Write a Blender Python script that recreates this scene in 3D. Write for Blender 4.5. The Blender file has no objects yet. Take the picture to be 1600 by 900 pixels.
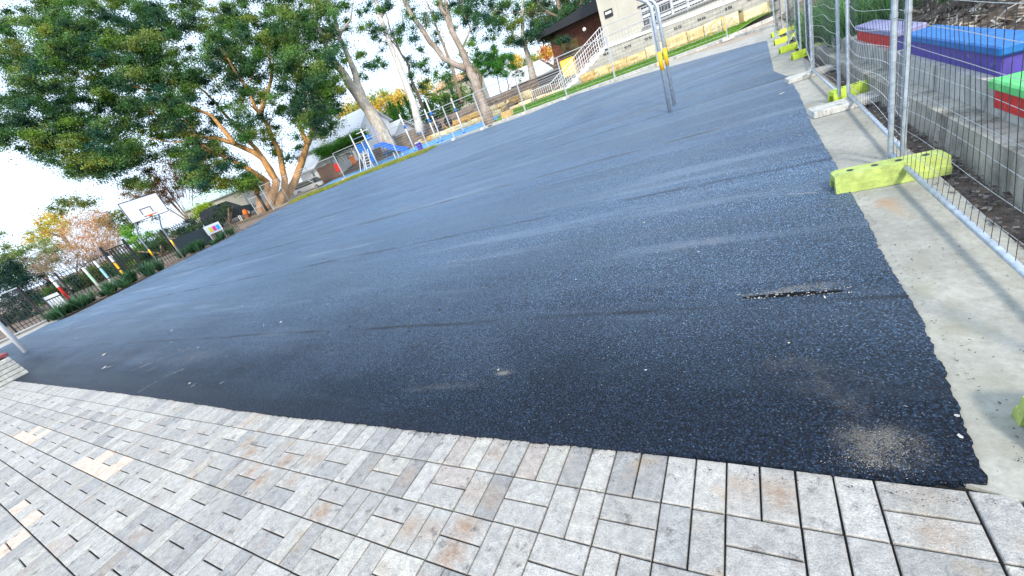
import bpy, bmesh, math, random
import numpy as np
from mathutils import Vector, Matrix
S = bpy.context.scene
COL = S.collection
rnd = random.Random(7)
RNG = np.random.default_rng(11)
rad = math.radians
# ------------------------------------------------------------------ camera
CR = [[0.846191, 0.412545, -0.337295], [-0.091984, -0.510382, -0.855014], [-0.524881, 0.754531, -0.393933]]
CC = Vector((0.893, -1.269, 1.5698)); CF = 640.0
cam = bpy.data.cameras.new('camera'); camo = bpy.data.objects.new('camera', cam); COL.objects.link(camo)
cam.sensor_width = 36; cam.lens = 36 * CF / 1600; cam.clip_start = .05; cam.clip_end = 2000
rx, dn, fw = [Vector(r).normalized() for r in CR]
camo.matrix_world = Matrix(((rx.x, -dn.x, -fw.x, CC.x), (rx.y, -dn.y, -fw.y, CC.y), (rx.z, -dn.z, -fw.z, CC.z), (0, 0, 0, 1)))
S.camera = camo
S.render.resolution_x = 1024; S.render.resolution_y = 576
# ------------------------------------------------------------------ light
SUN_EL, SUN_AZ = 38, 152           # soft sun from behind the camera's right shoulder
w = bpy.data.worlds.new('World'); S.world = w; w.use_nodes = True
nt = w.node_tree; bg = nt.nodes['Background']
sky = nt.nodes.new('ShaderNodeTexSky'); sky.sky_type = 'NISHITA'; sky.sun_disc = False
sky.sun_elevation = rad(SUN_EL); sky.sun_rotation = rad(SUN_AZ); sky.air_density = 1.0; sky.dust_density = 3.5; sky.ozone_density = 1.6
veil = nt.nodes.new('ShaderNodeMix'); veil.data_type = 'RGBA'; veil.inputs[0].default_value = .74      # thin white high cloud
veil.inputs[7].default_value = (7.0, 8.5, 10.6, 1)
nt.links.new(sky.outputs[0], veil.inputs[6]); nt.links.new(veil.outputs[2], bg.inputs[0]); bg.inputs[1].default_value = .15
sl = bpy.data.lights.new('sun', 'SUN'); so = bpy.data.objects.new('sun', sl); COL.objects.link(so)
sl.energy = 2.8; sl.angle = rad(8); sl.color = (1, .90, .74)
sd = Vector((math.sin(rad(SUN_AZ)) * math.cos(rad(SUN_EL)), math.cos(rad(SUN_AZ)) * math.cos(rad(SUN_EL)), math.sin(rad(SUN_EL))))
so.rotation_euler = sd.to_track_quat('Z', 'Y').to_euler()
S.view_settings.view_transform = 'Standard'; S.view_settings.look = 'None'
S.view_settings.exposure = .5; S.view_settings.gamma = 1
# ------------------------------------------------------------------ site survey: sight lines from the camera station to the ground / to vertical planes
def ray(px, py):
    a, b = (px - 800) / CF, (py - 450) / CF
    return Vector([CR[0][i] * a + CR[1][i] * b + CR[2][i] for i in range(3)])
SL = .023
def gz(x, y): return SL * min(max(0, y - .5), 60)
def sst(t): t = min(1, max(0, t)); return t * t * (3 - 2 * t)
def tz(x, y): return gz(x, y) + 1.65 * sst((y - 30 - 3.6 * sst((-15 - x) / 1.5)) / 3.5) * sst((x + 46) / 12) * sst((-5 - x) / 2)
def G(px, py):
    d = ray(px, py)
    if d.z < 0:
        t = -CC.z / d.z
        if CC.y + t * d.y <= .5: return CC + d * t
    t = (SL * (CC.y - .5) - CC.z) / (d.z - SL * d.y)
    return CC + d * t
def WY(px, py, Y): d = ray(px, py); return CC + d * ((Y - CC.y) / d.y)
def WX(px, py, X): d = ray(px, py); return CC + d * ((X - CC.x) / d.x)
def V(px, py, dep): return CC + ray(px, py) * dep
def proj(p):
    v = Vector(p) - CC; q = [sum(CR[r][i] * v[i] for i in range(3)) for r in range(3)]
    return (800 + CF * q[0] / q[2], 450 + CF * q[1] / q[2]) if q[2] > .05 else (1e5, 1e5)
def depth(p): v = Vector(p) - CC; return sum(CR[2][i] * v[i] for i in range(3))
# ------------------------------------------------------------------ materials
def newmat(name):
    m = bpy.data.materials.new(name); m.use_nodes = True
    return m, m.node_tree, m.node_tree.nodes['Principled BSDF']
def N(nt, t, **k):
    n = nt.nodes.new(t)
    for a, b in k.items():
        if a.startswith('i_'): n.inputs[a[2:].replace('_', ' ')].default_value = b
        else: setattr(n, a, b)
    return n
def L(nt, a, b): nt.links.new(a, b)
def pos(nt): return N(nt, 'ShaderNodeNewGeometry').outputs['Position']
def noise(nt, scale, detail=3, rough=.6, vec=None, dist=0):
    n = N(nt, 'ShaderNodeTexNoise', i_Scale=scale, i_Detail=detail, i_Roughness=rough, i_Distortion=dist)
    L(nt, vec if vec is not None else pos(nt), n.inputs['Vector']); return n.outputs['Fac']
def mapr(nt, v, a, b, c=0, d=1):
    n = N(nt, 'ShaderNodeMapRange'); L(nt, v, n.inputs[0])
    for i, q in enumerate((a, b, c, d)): n.inputs[i + 1].default_value = q
    return n.outputs[0]
def ramp(nt, v, stops):
    n = N(nt, 'ShaderNodeValToRGB'); L(nt, v, n.inputs[0]); e = n.color_ramp.elements
    while len(e) < len(stops): e.new(.5)
    for q, (p, c) in zip(e, stops): q.position = p; q.color = (*c, 1) if len(c) == 3 else c
    return n.outputs[0]
def mix(nt, f, a, b, mode='MIX'):
    n = N(nt, 'ShaderNodeMix', data_type='RGBA', blend_type=mode)
    for s, v in ((0, f), (6, a), (7, b)):
        if isinstance(v, (int, float)): n.inputs[s].default_value = v
        elif isinstance(v, tuple): n.inputs[s].default_value = (*v, 1) if len(v) == 3 else v
        else: L(nt, v, n.inputs[s])
    return n.outputs[2]
def math_(nt, op, a, b=0.):
    n = N(nt, 'ShaderNodeMath', operation=op)
    for i, v in enumerate((a, b)):
        if isinstance(v, (int, float)): n.inputs[i].default_value = v
        else: L(nt, v, n.inputs[i])
    return n.outputs[0]
def bump(nt, bs, h, strength=.5, dist=.01):
    n = N(nt, 'ShaderNodeBump', i_Strength=strength, i_Distance=dist); L(nt, h, n.inputs['Height']); L(nt, n.outputs[0], bs.inputs['Normal'])
def plain(name, c, rough=.6, metal=0, var=.18, scale=9, bumps=0, bscale=60, spec=.5):
    m, nt, bs = newmat(name)
    f = noise(nt, scale, 4)
    lo = tuple(v * (1 - var) for v in c); hi = tuple(min(1, v * (1 + var)) for v in c)
    L(nt, mix(nt, mapr(nt, f, .3, .7), lo, hi), bs.inputs['Base Color'])
    bs.inputs['Roughness'].default_value = rough; bs.inputs['Metallic'].default_value = metal; bs.inputs['Specular IOR Level'].default_value = spec
    if bumps: bump(nt, bs, noise(nt, bscale, 4), bumps, .01)
    return m
def rough_stone(name, cols, scale=5, bscale=14, bs_=1., bd=.09, rough=.85):
    m, nt, bs = newmat(name); f = noise(nt, scale, 6, .7)
    oi = N(nt, 'ShaderNodeObjectInfo'); f2 = math_(nt, 'ADD', math_(nt, 'MULTIPLY', f, .75), math_(nt, 'MULTIPLY', oi.outputs['Random'], .3))
    L(nt, ramp(nt, f2, cols), bs.inputs['Base Color']); bs.inputs['Roughness'].default_value = rough
    bump(nt, bs, noise(nt, bscale, 5, .7), bs_, bd); return m
def separate(nt, v):
    s = N(nt, 'ShaderNodeSeparateXYZ'); L(nt, v, s.inputs[0]); return s.outputs
def scaled(nt, sx, sy, sz, rot=0):
    mp = N(nt, 'ShaderNodeMapping'); mp.inputs['Scale'].default_value = (sx, sy, sz); mp.inputs['Rotation'].default_value = (0, 0, rot)
    L(nt, pos(nt), mp.inputs['Vector']); return mp.outputs[0]
def blob(nt, cx, cy, ax, ay, rot=0):                     # soft dirt patch: 1 at its centre, 0 outside
    mp = N(nt, 'ShaderNodeMapping', vector_type='TEXTURE'); mp.inputs['Location'].default_value = (cx, cy, 0); mp.inputs['Rotation'].default_value = (0, 0, rot)
    mp.inputs['Scale'].default_value = (ax, ay, 1000); L(nt, pos(nt), mp.inputs['Vector'])
    ln = N(nt, 'ShaderNodeVectorMath', operation='LENGTH'); L(nt, mp.outputs[0], ln.inputs[0])
    return mapr(nt, ln.outputs['Value'], 1, .2)
def asphalt():
    m, nt, bs = newmat('asphalt')
    vo = N(nt, 'ShaderNodeTexVoronoi', i_Scale=210); L(nt, pos(nt), vo.inputs['Vector'])
    vo2 = N(nt, 'ShaderNodeTexVoronoi', i_Scale=88); L(nt, pos(nt), vo2.inputs['Vector'])
    cs = separate(nt, vo.outputs['Color'])[0]
    base = ramp(nt, cs, [(0, (.006, .017, .038)), (.45, (.016, .037, .074)), (.8, (.036, .070, .124)), (.965, (.066, .108, .168)), (1, (.22, .26, .31))])
    gap = math_(nt, 'MULTIPLY', mapr(nt, vo2.outputs['Distance'], .36, .58), .8); base = mix(nt, gap, base, (.002, .004, .008))
    base = mix(nt, mapr(nt, noise(nt, 90, 3, .7), .50, .64, 0, .5), base, mix(nt, 1., base, (2.3, 2.25, 2.2), 'MULTIPLY'))
    big = noise(nt, .35, 4, .55, scaled(nt, .45, 1.3, 1, .1))
    lane = noise(nt, 1.0, 3, .6, scaled(nt, .06, 1.6, 1, .02))
    base = mix(nt, mapr(nt, big, .35, .7), base, mix(nt, 1., base, (1.6, 1.55, 1.5), 'MULTIPLY'))
    base = mix(nt, mapr(nt, lane, .45, .66, 0, .4), base, (.022, .038, .062))
    sw = noise(nt, 2.2, 4, .65, scaled(nt, .12, 1.5, 1, .12)); base = mix(nt, mapr(nt, sw, .54, .72, 0, .5), base, (.070, .095, .135))
    # darker along the pavers; grazing sky sheen painted into the colour out on the court
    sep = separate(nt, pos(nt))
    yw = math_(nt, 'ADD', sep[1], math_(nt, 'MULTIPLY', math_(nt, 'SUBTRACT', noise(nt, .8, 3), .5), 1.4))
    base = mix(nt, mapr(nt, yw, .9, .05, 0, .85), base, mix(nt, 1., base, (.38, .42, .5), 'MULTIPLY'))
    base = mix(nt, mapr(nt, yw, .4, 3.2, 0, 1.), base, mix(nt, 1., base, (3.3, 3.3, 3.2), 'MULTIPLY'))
    wob = math_(nt, 'MULTIPLY', noise(nt, .6, 2), .12)
    yy = math_(nt, 'ADD', sep[1], wob)
    for sy, wd, am in ((1.13, .035, .9), (3.5, .06, .85), (5.9, .08, .85), (8.6, .12, .8), (11.4, .16, .7), (14.2, .18, .7)):
        dd = math_(nt, 'ABSOLUTE', math_(nt, 'SUBTRACT', yy, sy + .06))
        k = math_(nt, 'MULTIPLY', mapr(nt, dd, wd, 0, 0, am), mapr(nt, noise(nt, 1.3, 2), .35, .6))
        base = mix(nt, k, base, (.008, .011, .018))
    # pale dust patches and scuffs
    dn_ = noise(nt, 9, 6, .75); fine = noise(nt, 150, 3, .8)
    dust = math_(nt, 'MULTIPLY', mapr(nt, dn_, .56, .74), mapr(nt, noise(nt, .5, 2), .5, .64))
    base = mix(nt, math_(nt, 'MULTIPLY', dust, .35), base, (.16, .19, .23))
    for (px, py, ax, ay, am) in ((1375, 695, .17, .14, .5), (1360, 725, .11, .05, .55), (1225, 570, .2, .1, .14), (1300, 600, .2, .14, .12), (700, 606, .45, .05, .22), (790, 585, .1, .03, .8), (1240, 455, .3, .05, .5), (1250, 306, .2, .04, .4), (1330, 640, .1, .1, .16), (1090, 383, .3, .1, .3), (300, 560, .8, .2, .2), (620, 330, 1.5, .3, .25)):
        g = G(px, py)
        k = math_(nt, 'MULTIPLY', blob(nt, g.x, g.y, ax, ay, .15), mapr(nt, math_(nt, 'ADD', math_(nt, 'MULTIPLY', dn_, .5), math_(nt, 'MULTIPLY', fine, .5)), .47, .55))
        base = mix(nt, math_(nt, 'MULTIPLY', k, am), base, (.33, .305, .26))
    # long scratches
    sc = noise(nt, 7, 2, .5, scaled(nt, .22, 7, 1, .5)); base = mix(nt, math_(nt, 'MULTIPLY', mapr(nt, sc, .71, .78), mapr(nt, noise(nt, .8, 1), .5, .62, 0, .45)), base, (.24, .25, .26))
    L(nt, base, bs.inputs['Base Color'])
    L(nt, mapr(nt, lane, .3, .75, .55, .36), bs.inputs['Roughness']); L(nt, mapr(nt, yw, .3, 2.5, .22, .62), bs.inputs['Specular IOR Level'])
    h = math_(nt, 'ADD', math_(nt, 'MULTIPLY', vo.outputs['Distance'], -.55), math_(nt, 'MULTIPLY', vo2.outputs['Distance'], -.5))
    h = math_(nt, 'ADD', h, math_(nt, 'MULTIPLY', noise(nt, 30, 3), .6))
    bump(nt, bs, h, 1., .012)
    return m
def concrete(name, base=(.46, .46, .42), stain=(.30, .27, .21), cracks=True, s=1.):
    m, nt, bs = newmat(name)
    n1 = noise(nt, 2.2 * s, 6, .65); n2 = noise(nt, 26 * s, 4, .7)
    c = mix(nt, mapr(nt, n1, .35, .68), tuple(v * 1.18 for v in base), tuple(v * .72 for v in base))
    c = mix(nt, mapr(nt, n2, .35, .75, 0, .7), c, tuple(v * .58 for v in base))
    c = mix(nt, mapr(nt, noise(nt, 1.1 * s, 5, .7), .56, .7, 0, .55), c, stain)
    c = mix(nt, mapr(nt, noise(nt, 60, 1), .73, .77), c, (.08, .07, .05))
    if s != 1.: c = mix(nt, mapr(nt, noise(nt, 7, 4, .7, scaled(nt, 1, 1, .18)), .52, .66, 0, .6), c, (.10, .095, .08))       # water streaks
    if name == 'concrete':
        for (px, py, ax, ay, am, cc) in ((1382, 318, .10, .13, .9, (.36, .22, .12)), (1405, 330, .06, .2, .6, (.40, .28, .16)), (1465, 455, .12, .2, .6, (.30, .28, .16)), (1500, 520, .14, .15, .45, (.26, .25, .16)), (1560, 620, .2, .2, .35, (.3, .29, .22)), (1260, 110, .2, .9, .4, (.62, .62, .60))):
            g_ = G(px, py); c = mix(nt, math_(nt, 'MULTIPLY', math_(nt, 'MULTIPLY', blob(nt, g_.x, g_.y, ax, ay, .2), mapr(nt, n1, .4, .62)), am), c, cc)
    L(nt, c, bs.inputs['Base Color']); bs.inputs['Roughness'].default_value = .9; bs.inputs['Specular IOR Level'].default_value = .25
    bump(nt, bs, math_(nt, 'ADD', n2, math_(nt, 'MULTIPLY', noise(nt, 120, 3), .5)), .5, .006)
    return m
def paver_mat(name, attr):
    m, nt, bs = newmat(name)
    if attr: a = N(nt, 'ShaderNodeAttribute', attribute_name='tint'); tint = a.outputs['Color']
    else: tint = N(nt, 'ShaderNodeObjectInfo').outputs['Color']
    f = noise(nt, 24, 5, .7); g = noise(nt, 150, 3, .7); s = noise(nt, 11, 5, .75)
    c = mix(nt, 1., tint, mix(nt, mapr(nt, f, .3, .72), (1.13, 1.11, 1.06), (.59, .59, .59)), 'MULTIPLY')
    if not attr:
        oi = N(nt, 'ShaderNodeObjectInfo'); tc = N(nt, 'ShaderNodeTexCoord'); ln = N(nt, 'ShaderNodeVectorMath', operation='LENGTH'); L(nt, tc.outputs['Object'], ln.inputs[0])
        st = math_(nt, 'ADD', mapr(nt, ln.outputs['Value'], .115, .01), math_(nt, 'MULTIPLY', math_(nt, 'SUBTRACT', noise(nt, 17, 5, .75), .5), 1.6))
        st = math_(nt, 'MULTIPLY', mapr(nt, st, .2, 1.), math_(nt, 'SUBTRACT', 1., oi.outputs['Alpha']))
        c = mix(nt, st, c, mix(nt, mapr(nt, noise(nt, 31, 4, .7), .4, .62), (.30, .18, .11), (.44, .36, .28)))
    c = mix(nt, mapr(nt, g, .42, .72, 0, .6), c, (.15, .15, .16))
    c = mix(nt, mapr(nt, s, .57, .68, 0, .8), c, (.10, .095, .095))
    c = mix(nt, mapr(nt, noise(nt, 4.1, 4, .7), .58, .72, 0, .55), c, (.38, .28, .18))
    c = mix(nt, mapr(nt, noise(nt, 1.7, 5, .7), .52, .7, 0, .3), c, (.34, .32, .29))
    c = mix(nt, mapr(nt, noise(nt, 5.3, 5, .75), .58, .72, 0, .4), c, (.60, .60, .58))
    L(nt, c, bs.inputs['Base Color']); bs.inputs['Roughness'].default_value = .85; bs.inputs['Specular IOR Level'].default_value = .3
    bump(nt, bs, math_(nt, 'ADD', g, math_(nt, 'MULTIPLY', f, 1.4)), .8, .007)
    return m
def leaf_mat():
    m, nt, bs = newmat('leaves')
    a = N(nt, 'ShaderNodeAttribute', attribute_name='tint')
    L(nt, a.outputs['Color'], bs.inputs['Base Color']); bs.inputs['Roughness'].default_value = .5; bs.inputs['Specular IOR Level'].default_value = .35
    tr = N(nt, 'ShaderNodeBsdfTranslucent'); L(nt, mix(nt, 1., a.outputs['Color'], (1.5, 1.5, .7), 'MULTIPLY'), tr.inputs[0])
    ms = N(nt, 'ShaderNodeMixShader'); ms.inputs[0].default_value = .4
    L(nt, bs.outputs[0], ms.inputs[1]); L(nt, tr.outputs[0], ms.inputs[2]); L(nt, ms.outputs[0], nt.nodes['Material Output'].inputs[0])
    return m
def bark(name, a, b, c, sc=3.):
    m, nt, bs = newmat(name)
    f = noise(nt, sc, 6, .7, scaled(nt, 1, 1, .35)); g = noise(nt, 12, 4, .7, scaled(nt, 1, 1, .15))
    L(nt, mix(nt, mapr(nt, g, .4, .75, 0, .5), ramp(nt, f, [(.3, a), (.5, b), (.7, c)]), tuple(v * .45 for v in b)), bs.inputs['Base Color'])
    bs.inputs['Roughness'].default_value = .85; bump(nt, bs, g, .7, .06); return m
M = {}
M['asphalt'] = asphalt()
M['concrete'] = concrete('concrete', (.375, .375, .335))
M['concrete_old'] = concrete('old_concrete', (.42, .41, .36), (.045, .042, .035), s=2.1)
M['concrete_apron'] = concrete('apron_concrete', (.42, .42, .39), (.28, .25, .2))
M['riser'] = concrete('upper_concrete', (.52, .52, .49), (.22, .2, .16), s=1.7)
M['white_concrete'] = concrete('white_concrete', (.58, .58, .55), (.42, .4, .34), s=2)
M['paver'] = paver_mat('paver', False); M['paver_far'] = paver_mat('paver_far', True)
M['joint'] = plain('joint_sand', (.022, .02, .018), .95, bumps=.6, bscale=150)
M['leaf'] = leaf_mat()
M['galv'] = plain('galvanised_steel', (.46, .52, .58), .42, .5, .25, 18)
M['galv_far'] = plain('grey_galvanised_steel', (.50, .52, .54), .5, .4, .15, 18)
M['wire'] = plain('wire', (.10, .11, .12), .45, .7, .3, 40)
M['wire_bright'] = plain('bright_wire', (.68, .70, .70), .4, .5, .15, 40)
def scuffed(name, c, dirt=.5):
    m, nt, bs = newmat(name); f = noise(nt, 11, 5, .7); g = noise(nt, 45, 4, .75)
    k_ = mix(nt, mapr(nt, f, .35, .65), tuple(v * .72 for v in c), tuple(min(1, v * 1.15) for v in c)); k_ = mix(nt, mapr(nt, g, .60, .70, 0, dirt), k_, (.10, .09, .05))
    k_ = mix(nt, mapr(nt, noise(nt, 6, 5, .8), .6, .75, 0, .45), k_, (.62, .62, .50)); L(nt, k_, bs.inputs['Base Color']); bs.inputs['Roughness'].default_value = .6; bump(nt, bs, g, .4, .004); return m
M['lime'] = scuffed('lime_plastic', (.46, .62, .05)); M['lime_pale'] = scuffed('faded_lime_plastic', (.40, .50, .13), .8)
for n_, c_ in (('red', (.60, .02, .015)), ('lilac', (.27, .27, .48)), ('purple', (.08, .055, .34)), ('blue', (.01, .15, .47)), ('green', (.12, .60, .18))): M['bench_' + n_] = scuffed('worn_%s_paint' % n_, c_, .3)
M['yellowlime'] = scuffed('bright_lime_plastic', (.52, .66, .04), .5)
M['yellow'] = plain('yellow_paint', (.88, .48, .01), .45, 0, .08)
M['red'] = plain('red_paint', (.65, .015, .012), .45, 0, .15, 6)
M['lilac'] = plain('lilac_paint', (.26, .27, .50), .4, 0, .15, 6)
M['indigo'] = plain('indigo_paint', (.05, .05, .25), .4, 0, .2, 6)
M['purple'] = plain('purple_paint', (.075, .05, .36), .45, 0, .15, 6)
M['blue'] = plain('blue_paint', (.008, .15, .50), .32, 0, .22, 4)
M['green'] = plain('green_paint', (.12, .68, .18), .45, 0, .15, 6)
M['black'] = plain('black_metal', (.018, .018, .02), .45)
M['dark'] = plain('dark_void', (.015, .016, .02), .4)
M['white'] = plain('white_paint', (.78, .79, .80), .5, 0, .05)
M['cream'] = plain('cream_render', (.47, .455, .39), .85, 0, .10, 1.2, .3, 30)
M['block'] = plain('grey_blockwork', (.38, .38, .345), .88, 0, .16, 2.5, .3, 40)
M['mortar'] = plain('mortar', (.35, .35, .325), .9)
M['sand'] = rough_stone('sandstone', [(.22, (.34, .17, .05)), (.42, (.64, .40, .13)), (.56, (.78, .62, .32)), (.75, (.76, .70, .52))])
M['grass'] = plain('lawn', (.10, .22, .02), .8, 0, .35, 6, .8, 60)
M['dirt'] = plain('dirt', (.19, .145, .10), .95, 0, .35, 4, .9, 30)
M['path'] = plain('brown_path', (.33, .28, .23), .95, 0, .2, 3, .5, 30)
M['mulch'] = plain('mulch', (.16, .12, .09), .95, 0, .5, 12, 1., 40)
M['terrain'] = plain('terrain', (.16, .12, .09), .95, 0, .4, 1.5, .8, 8)
M['rubber'] = plain('blue_rubber', (.09, .29, .55), .85, 0, .12, 3)
M['brick'] = plain('brown_brick', (.10, .045, .03), .85, 0, .2, 6)
M['orange'] = plain('orange', (.75, .18, .03), .6)
M['maroon'] = plain('maroon_paint', (.20, .035, .04), .6, 0, .3, 9)
M['slat'] = plain('grey_timber', (.46, .46, .43), .8, 0, .3, 20)
M['teal_roof'] = plain('pale_green_roof', (.45, .62, .56), .5)
M['roof_white'] = plain('pale_roof', (.60, .62, .64), .4, 0, .04)
M['glass'] = plain('window_glass', (.03, .04, .05), .1, 0, .1)
M['bark_gum'] = bark('gum_bark', (.26, .20, .15), (.42, .38, .32), (.58, .55, .50))
M['bark_white'] = bark('pale_gum_bark', (.46, .40, .36), (.62, .58, .55), (.70, .66, .64))
M['bark_twin'] = bark('twin_gum_bark', (.16, .12, .10), (.30, .24, .19), (.50, .45, .40), 2.)
M['bark_brown'] = bark('brown_bark', (.14, .09, .06), (.24, .17, .12), (.36, .28, .22))
M['bark_sunlit'] = bark('sunlit_fig_bark', (.20, .10, .04), (.48, .25, .09), (.72, .40, .14))  # orange of the warm sun on the limbs put into the bark colour
M['rust'] = plain('rusty_brown', (.22, .10, .05), .9, 0, .4, 8)
# ------------------------------------------------------------------ mesh helpers
class MB:
    def __init__(s): s.v = []; s.f = []; s.m = []; s.c = []; s.mi = 0; s.col = None
    def add(s, vs, fs):
        o = len(s.v); s.v += [tuple(v) for v in vs]; s.f += [tuple(i + o for i in f) for f in fs]
        s.m += [s.mi] * len(fs); s.c += [s.col] * len(fs); return s
    def box(s, c, d, rz=0, taper=1, M_=None):
        x, y, z = d[0] / 2, d[1] / 2, d[2] / 2; R_ = Matrix.Rotation(rz, 3, 'Z')
        vs = [Vector((a * x * (taper if k > 0 else 1), b * y * (taper if k > 0 else 1), k * z)) for k in (-1, 1) for a, b in ((-1, -1), (1, -1), (1, 1), (-1, 1))]
        vs = [(M_ @ v if M_ else R_ @ v) + Vector(c) for v in vs]
        return s.add(vs, [(3, 2, 1, 0), (4, 5, 6, 7), (0, 1, 5, 4), (1, 2, 6, 5), (2, 3, 7, 6), (3, 0, 4, 7)])
    def tube(s, pts, r, n=8, cap=True):
        pts = [Vector(p) for p in pts]; rs = r if isinstance(r, (list, tuple)) else [r] * len(pts)
        vs = []; up = None
        for i, p in enumerate(pts):
            t = (pts[min(i + 1, len(pts) - 1)] - pts[max(i - 1, 0)]).normalized()
            if up is None: up = t.orthogonal().normalized()
            up = (up - t * up.dot(t)); up = up.normalized() if up.length > 1e-6 else t.orthogonal().normalized()
            b = t.cross(up)
            vs += [p + (up * math.cos(2 * math.pi * k / n) + b * math.sin(2 * math.pi * k / n)) * rs[i] for k in range(n)]
        fs = [(i * n + k, i * n + (k + 1) % n, (i + 1) * n + (k + 1) % n, (i + 1) * n + k) for i in range(len(pts) - 1) for k in range(n)]
        if cap: fs += [tuple(range(n - 1, -1, -1)), tuple((len(pts) - 1) * n + k for k in range(n))]
        return s.add(vs, fs)
    def prism(s, poly, a, b):      # poly: points, extruded from offset a to offset b (vectors)
        n = len(poly); a = Vector(a); b = Vector(b)
        return s.add([Vector(p) + a for p in poly] + [Vector(p) + b for p in poly],
                     [tuple(range(n - 1, -1, -1)), tuple(range(n, 2 * n))] + [(i, (i + 1) % n, n + (i + 1) % n, n + i) for i in range(n)])
    def build(s, name, mats, parent=None, smooth=False, loc=None, bevel=0):
        me = bpy.data.meshes.new(name)
        if loc is not None: vv = [(v[0] - loc[0], v[1] - loc[1], v[2] - loc[2]) for v in s.v]
        else: vv = s.v
        me.from_pydata(vv, [], s.f)
        for m in (mats if isinstance(mats, (list, tuple)) else [mats]): me.materials.append(m)
        me.polygons.foreach_set('material_index', s.m)
        if s.c and s.c[0] is not None:
            at = me.attributes.new('tint', 'FLOAT_COLOR', 'FACE'); at.data.foreach_set('color', np.array([(*c, 1) for c in s.c], dtype=np.float32).ravel())
        if smooth: me.polygons.foreach_set('use_smooth', [True] * len(s.f))
        me.update()
        if bevel or smooth == 'fix':
            pass
        bm = bmesh.new(); bm.from_mesh(me); bmesh.ops.recalc_face_normals(bm, faces=bm.faces)
        if bevel: bmesh.ops.bevel(bm, geom=bm.edges[:], offset=bevel, segments=1, affect='EDGES', clamp_overlap=True)
        bm.to_mesh(me); bm.free()
        o = bpy.data.objects.new(name, me); COL.objects.link(o)
        if loc is not None: o.location = loc
        if parent is not None:
            o.parent = parent
            if loc is None: o.location = -Vector(parent.location) if parent.parent is None else -Vector(parent.location) - Vector(parent.parent.location) * 0
            else: o.location = Vector(loc) - Vector(parent.location)
        return o
def tag(o, label=None, cat=None, group=None, kind=None):
    if label: o['label'] = label
    if cat: o['category'] = cat
    if group: o['group'] = group
    if kind: o['kind'] = kind
    return o
def thing(name, loc, label, cat, group=None):
    o = bpy.data.objects.new(name, None); o.empty_display_size = .2; COL.objects.link(o); o.location = loc
    return tag(o, label, cat, group)
def sub(mb, name, mats, root, part, smooth=False):     # a sub-part: mesh coordinates are in world space
    o = mb.build(name, mats, None, smooth); o.parent = part; return o
def sheet(name, pts, dz, mat, skirt=0, kind='structure', zf=gz, label=None):
    bm = bmesh.new(); vs = [bm.verts.new((p[0], p[1], 0)) for p in pts]; bm.faces.new(vs)
    for yy in (.5, 60.5) if zf is gz else (.5, 24.5, 25, 25.5, 26, 26.5):
        g = bm.verts[:] + bm.edges[:] + bm.faces[:]; bmesh.ops.bisect_plane(bm, geom=g, plane_co=(0, yy, 0), plane_no=(0, 1, 0))
    bmesh.ops.triangulate(bm, faces=bm.faces[:])
    for f in bm.faces:
        if f.normal.z < 0: f.normal_flip()
    for v in bm.verts: v.co.z = zf(v.co.x, v.co.y) + dz
    if skirt:
        e = [e for e in bm.edges if e.is_boundary]; r = bmesh.ops.extrude_edge_only(bm, edges=e)
        for v in [q for q in r['geom'] if isinstance(q, bmesh.types.BMVert)]: v.co.z -= skirt
    me = bpy.data.meshes.new(name); bm.to_mesh(me); bm.free(); me.materials.append(mat)
    o = bpy.data.objects.new(name, me); COL.objects.link(o); o['kind'] = kind
    if label: o['label'] = label
    return o
# ------------------------------------------------------------------ the ground
def terrain():
    xs = [-900, -400, -200, -120] + [-80 + 1.5 * i for i in range(64)] + [18, 30, 60, 120, 300, 900]
    ys = [-300, -60, -20, -6, -3.2, -1, .5] + [2 + 1.5 * i for i in range(36)] + [60.5, 80, 120, 200, 400, 1200]
    mb = MB(); nx = len(xs)
    def z(x, y):
        zz = tz(x, y) - .07
        if x > 2.3 and y > -6: zz -= .1
        return zz
    mb.add([(x, y, z(x, y)) for y in ys for x in xs], [(j * nx + i, j * nx + i + 1, (j + 1) * nx + i + 1, (j + 1) * nx + i) for j in range(len(ys) - 1) for i in range(nx - 1)])
    tag(mb.build('ground', M['terrain'], smooth=True), kind='structure')
terrain()
def lz(x, y): return gz(x, y) + .30 * sst((y - 24.0) / 2.0)
def jag(a, b, step, amp):
    a = Vector(a[:2]); b = Vector(b[:2]); n = max(1, int((b - a).length / step)); d = (b - a).normalized(); q = Vector((-d.y, d.x)); out = []; o = 0
    for i in range(n):
        o = o * .6 + rnd.gauss(0, amp) * .55; out.append(a + (b - a) * i / n + q * (o + rnd.gauss(0, amp * .45)))
    return out
rp = [(1545, 760), (1492, 628), (1440, 500), (1390, 420), (1345, 330), (1300, 250), (1265, 190), (1250, 150), (1233, 122), (1209, 112), (1204, 90), (1198, 64)]
rp = [G(*p) for p in rp]
bp = [G(*p) for p in [(1198, 64), (1165, 72), (1100, 90), (1000, 118), (900, 148), (830, 177), (740, 208), (640, 243), (560, 277), (500, 300), (440, 325), (370, 365), (320, 390), (280, 410), (180, 460), (110, 495), (75, 507)]]
edge = []
near = [G(*p) for p in [(20, 595), (200, 616), (310, 632), (420, 649), (560, 663), (700, 679), (850, 694), (1000, 708), (1130, 719), (1300, 743), (1420, 752), (1545, 761)]]
for a, b in zip(near, near[1:]): edge += jag(a, b, .012 if a.x > -3 else .05, .004)
for i, (a, b) in enumerate(zip(rp, rp[1:])): edge += jag(a, b, .015 if i < 6 else .06, .0045)
edge += [Vector(p[:2]) for p in bp] + [Vector((-24.0, 1.3)), Vector((-24.0, .05)), Vector((-13.25, .05))]
court = sheet('asphalt_court', edge, .014, M['asphalt'], skirt=.03)
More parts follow.
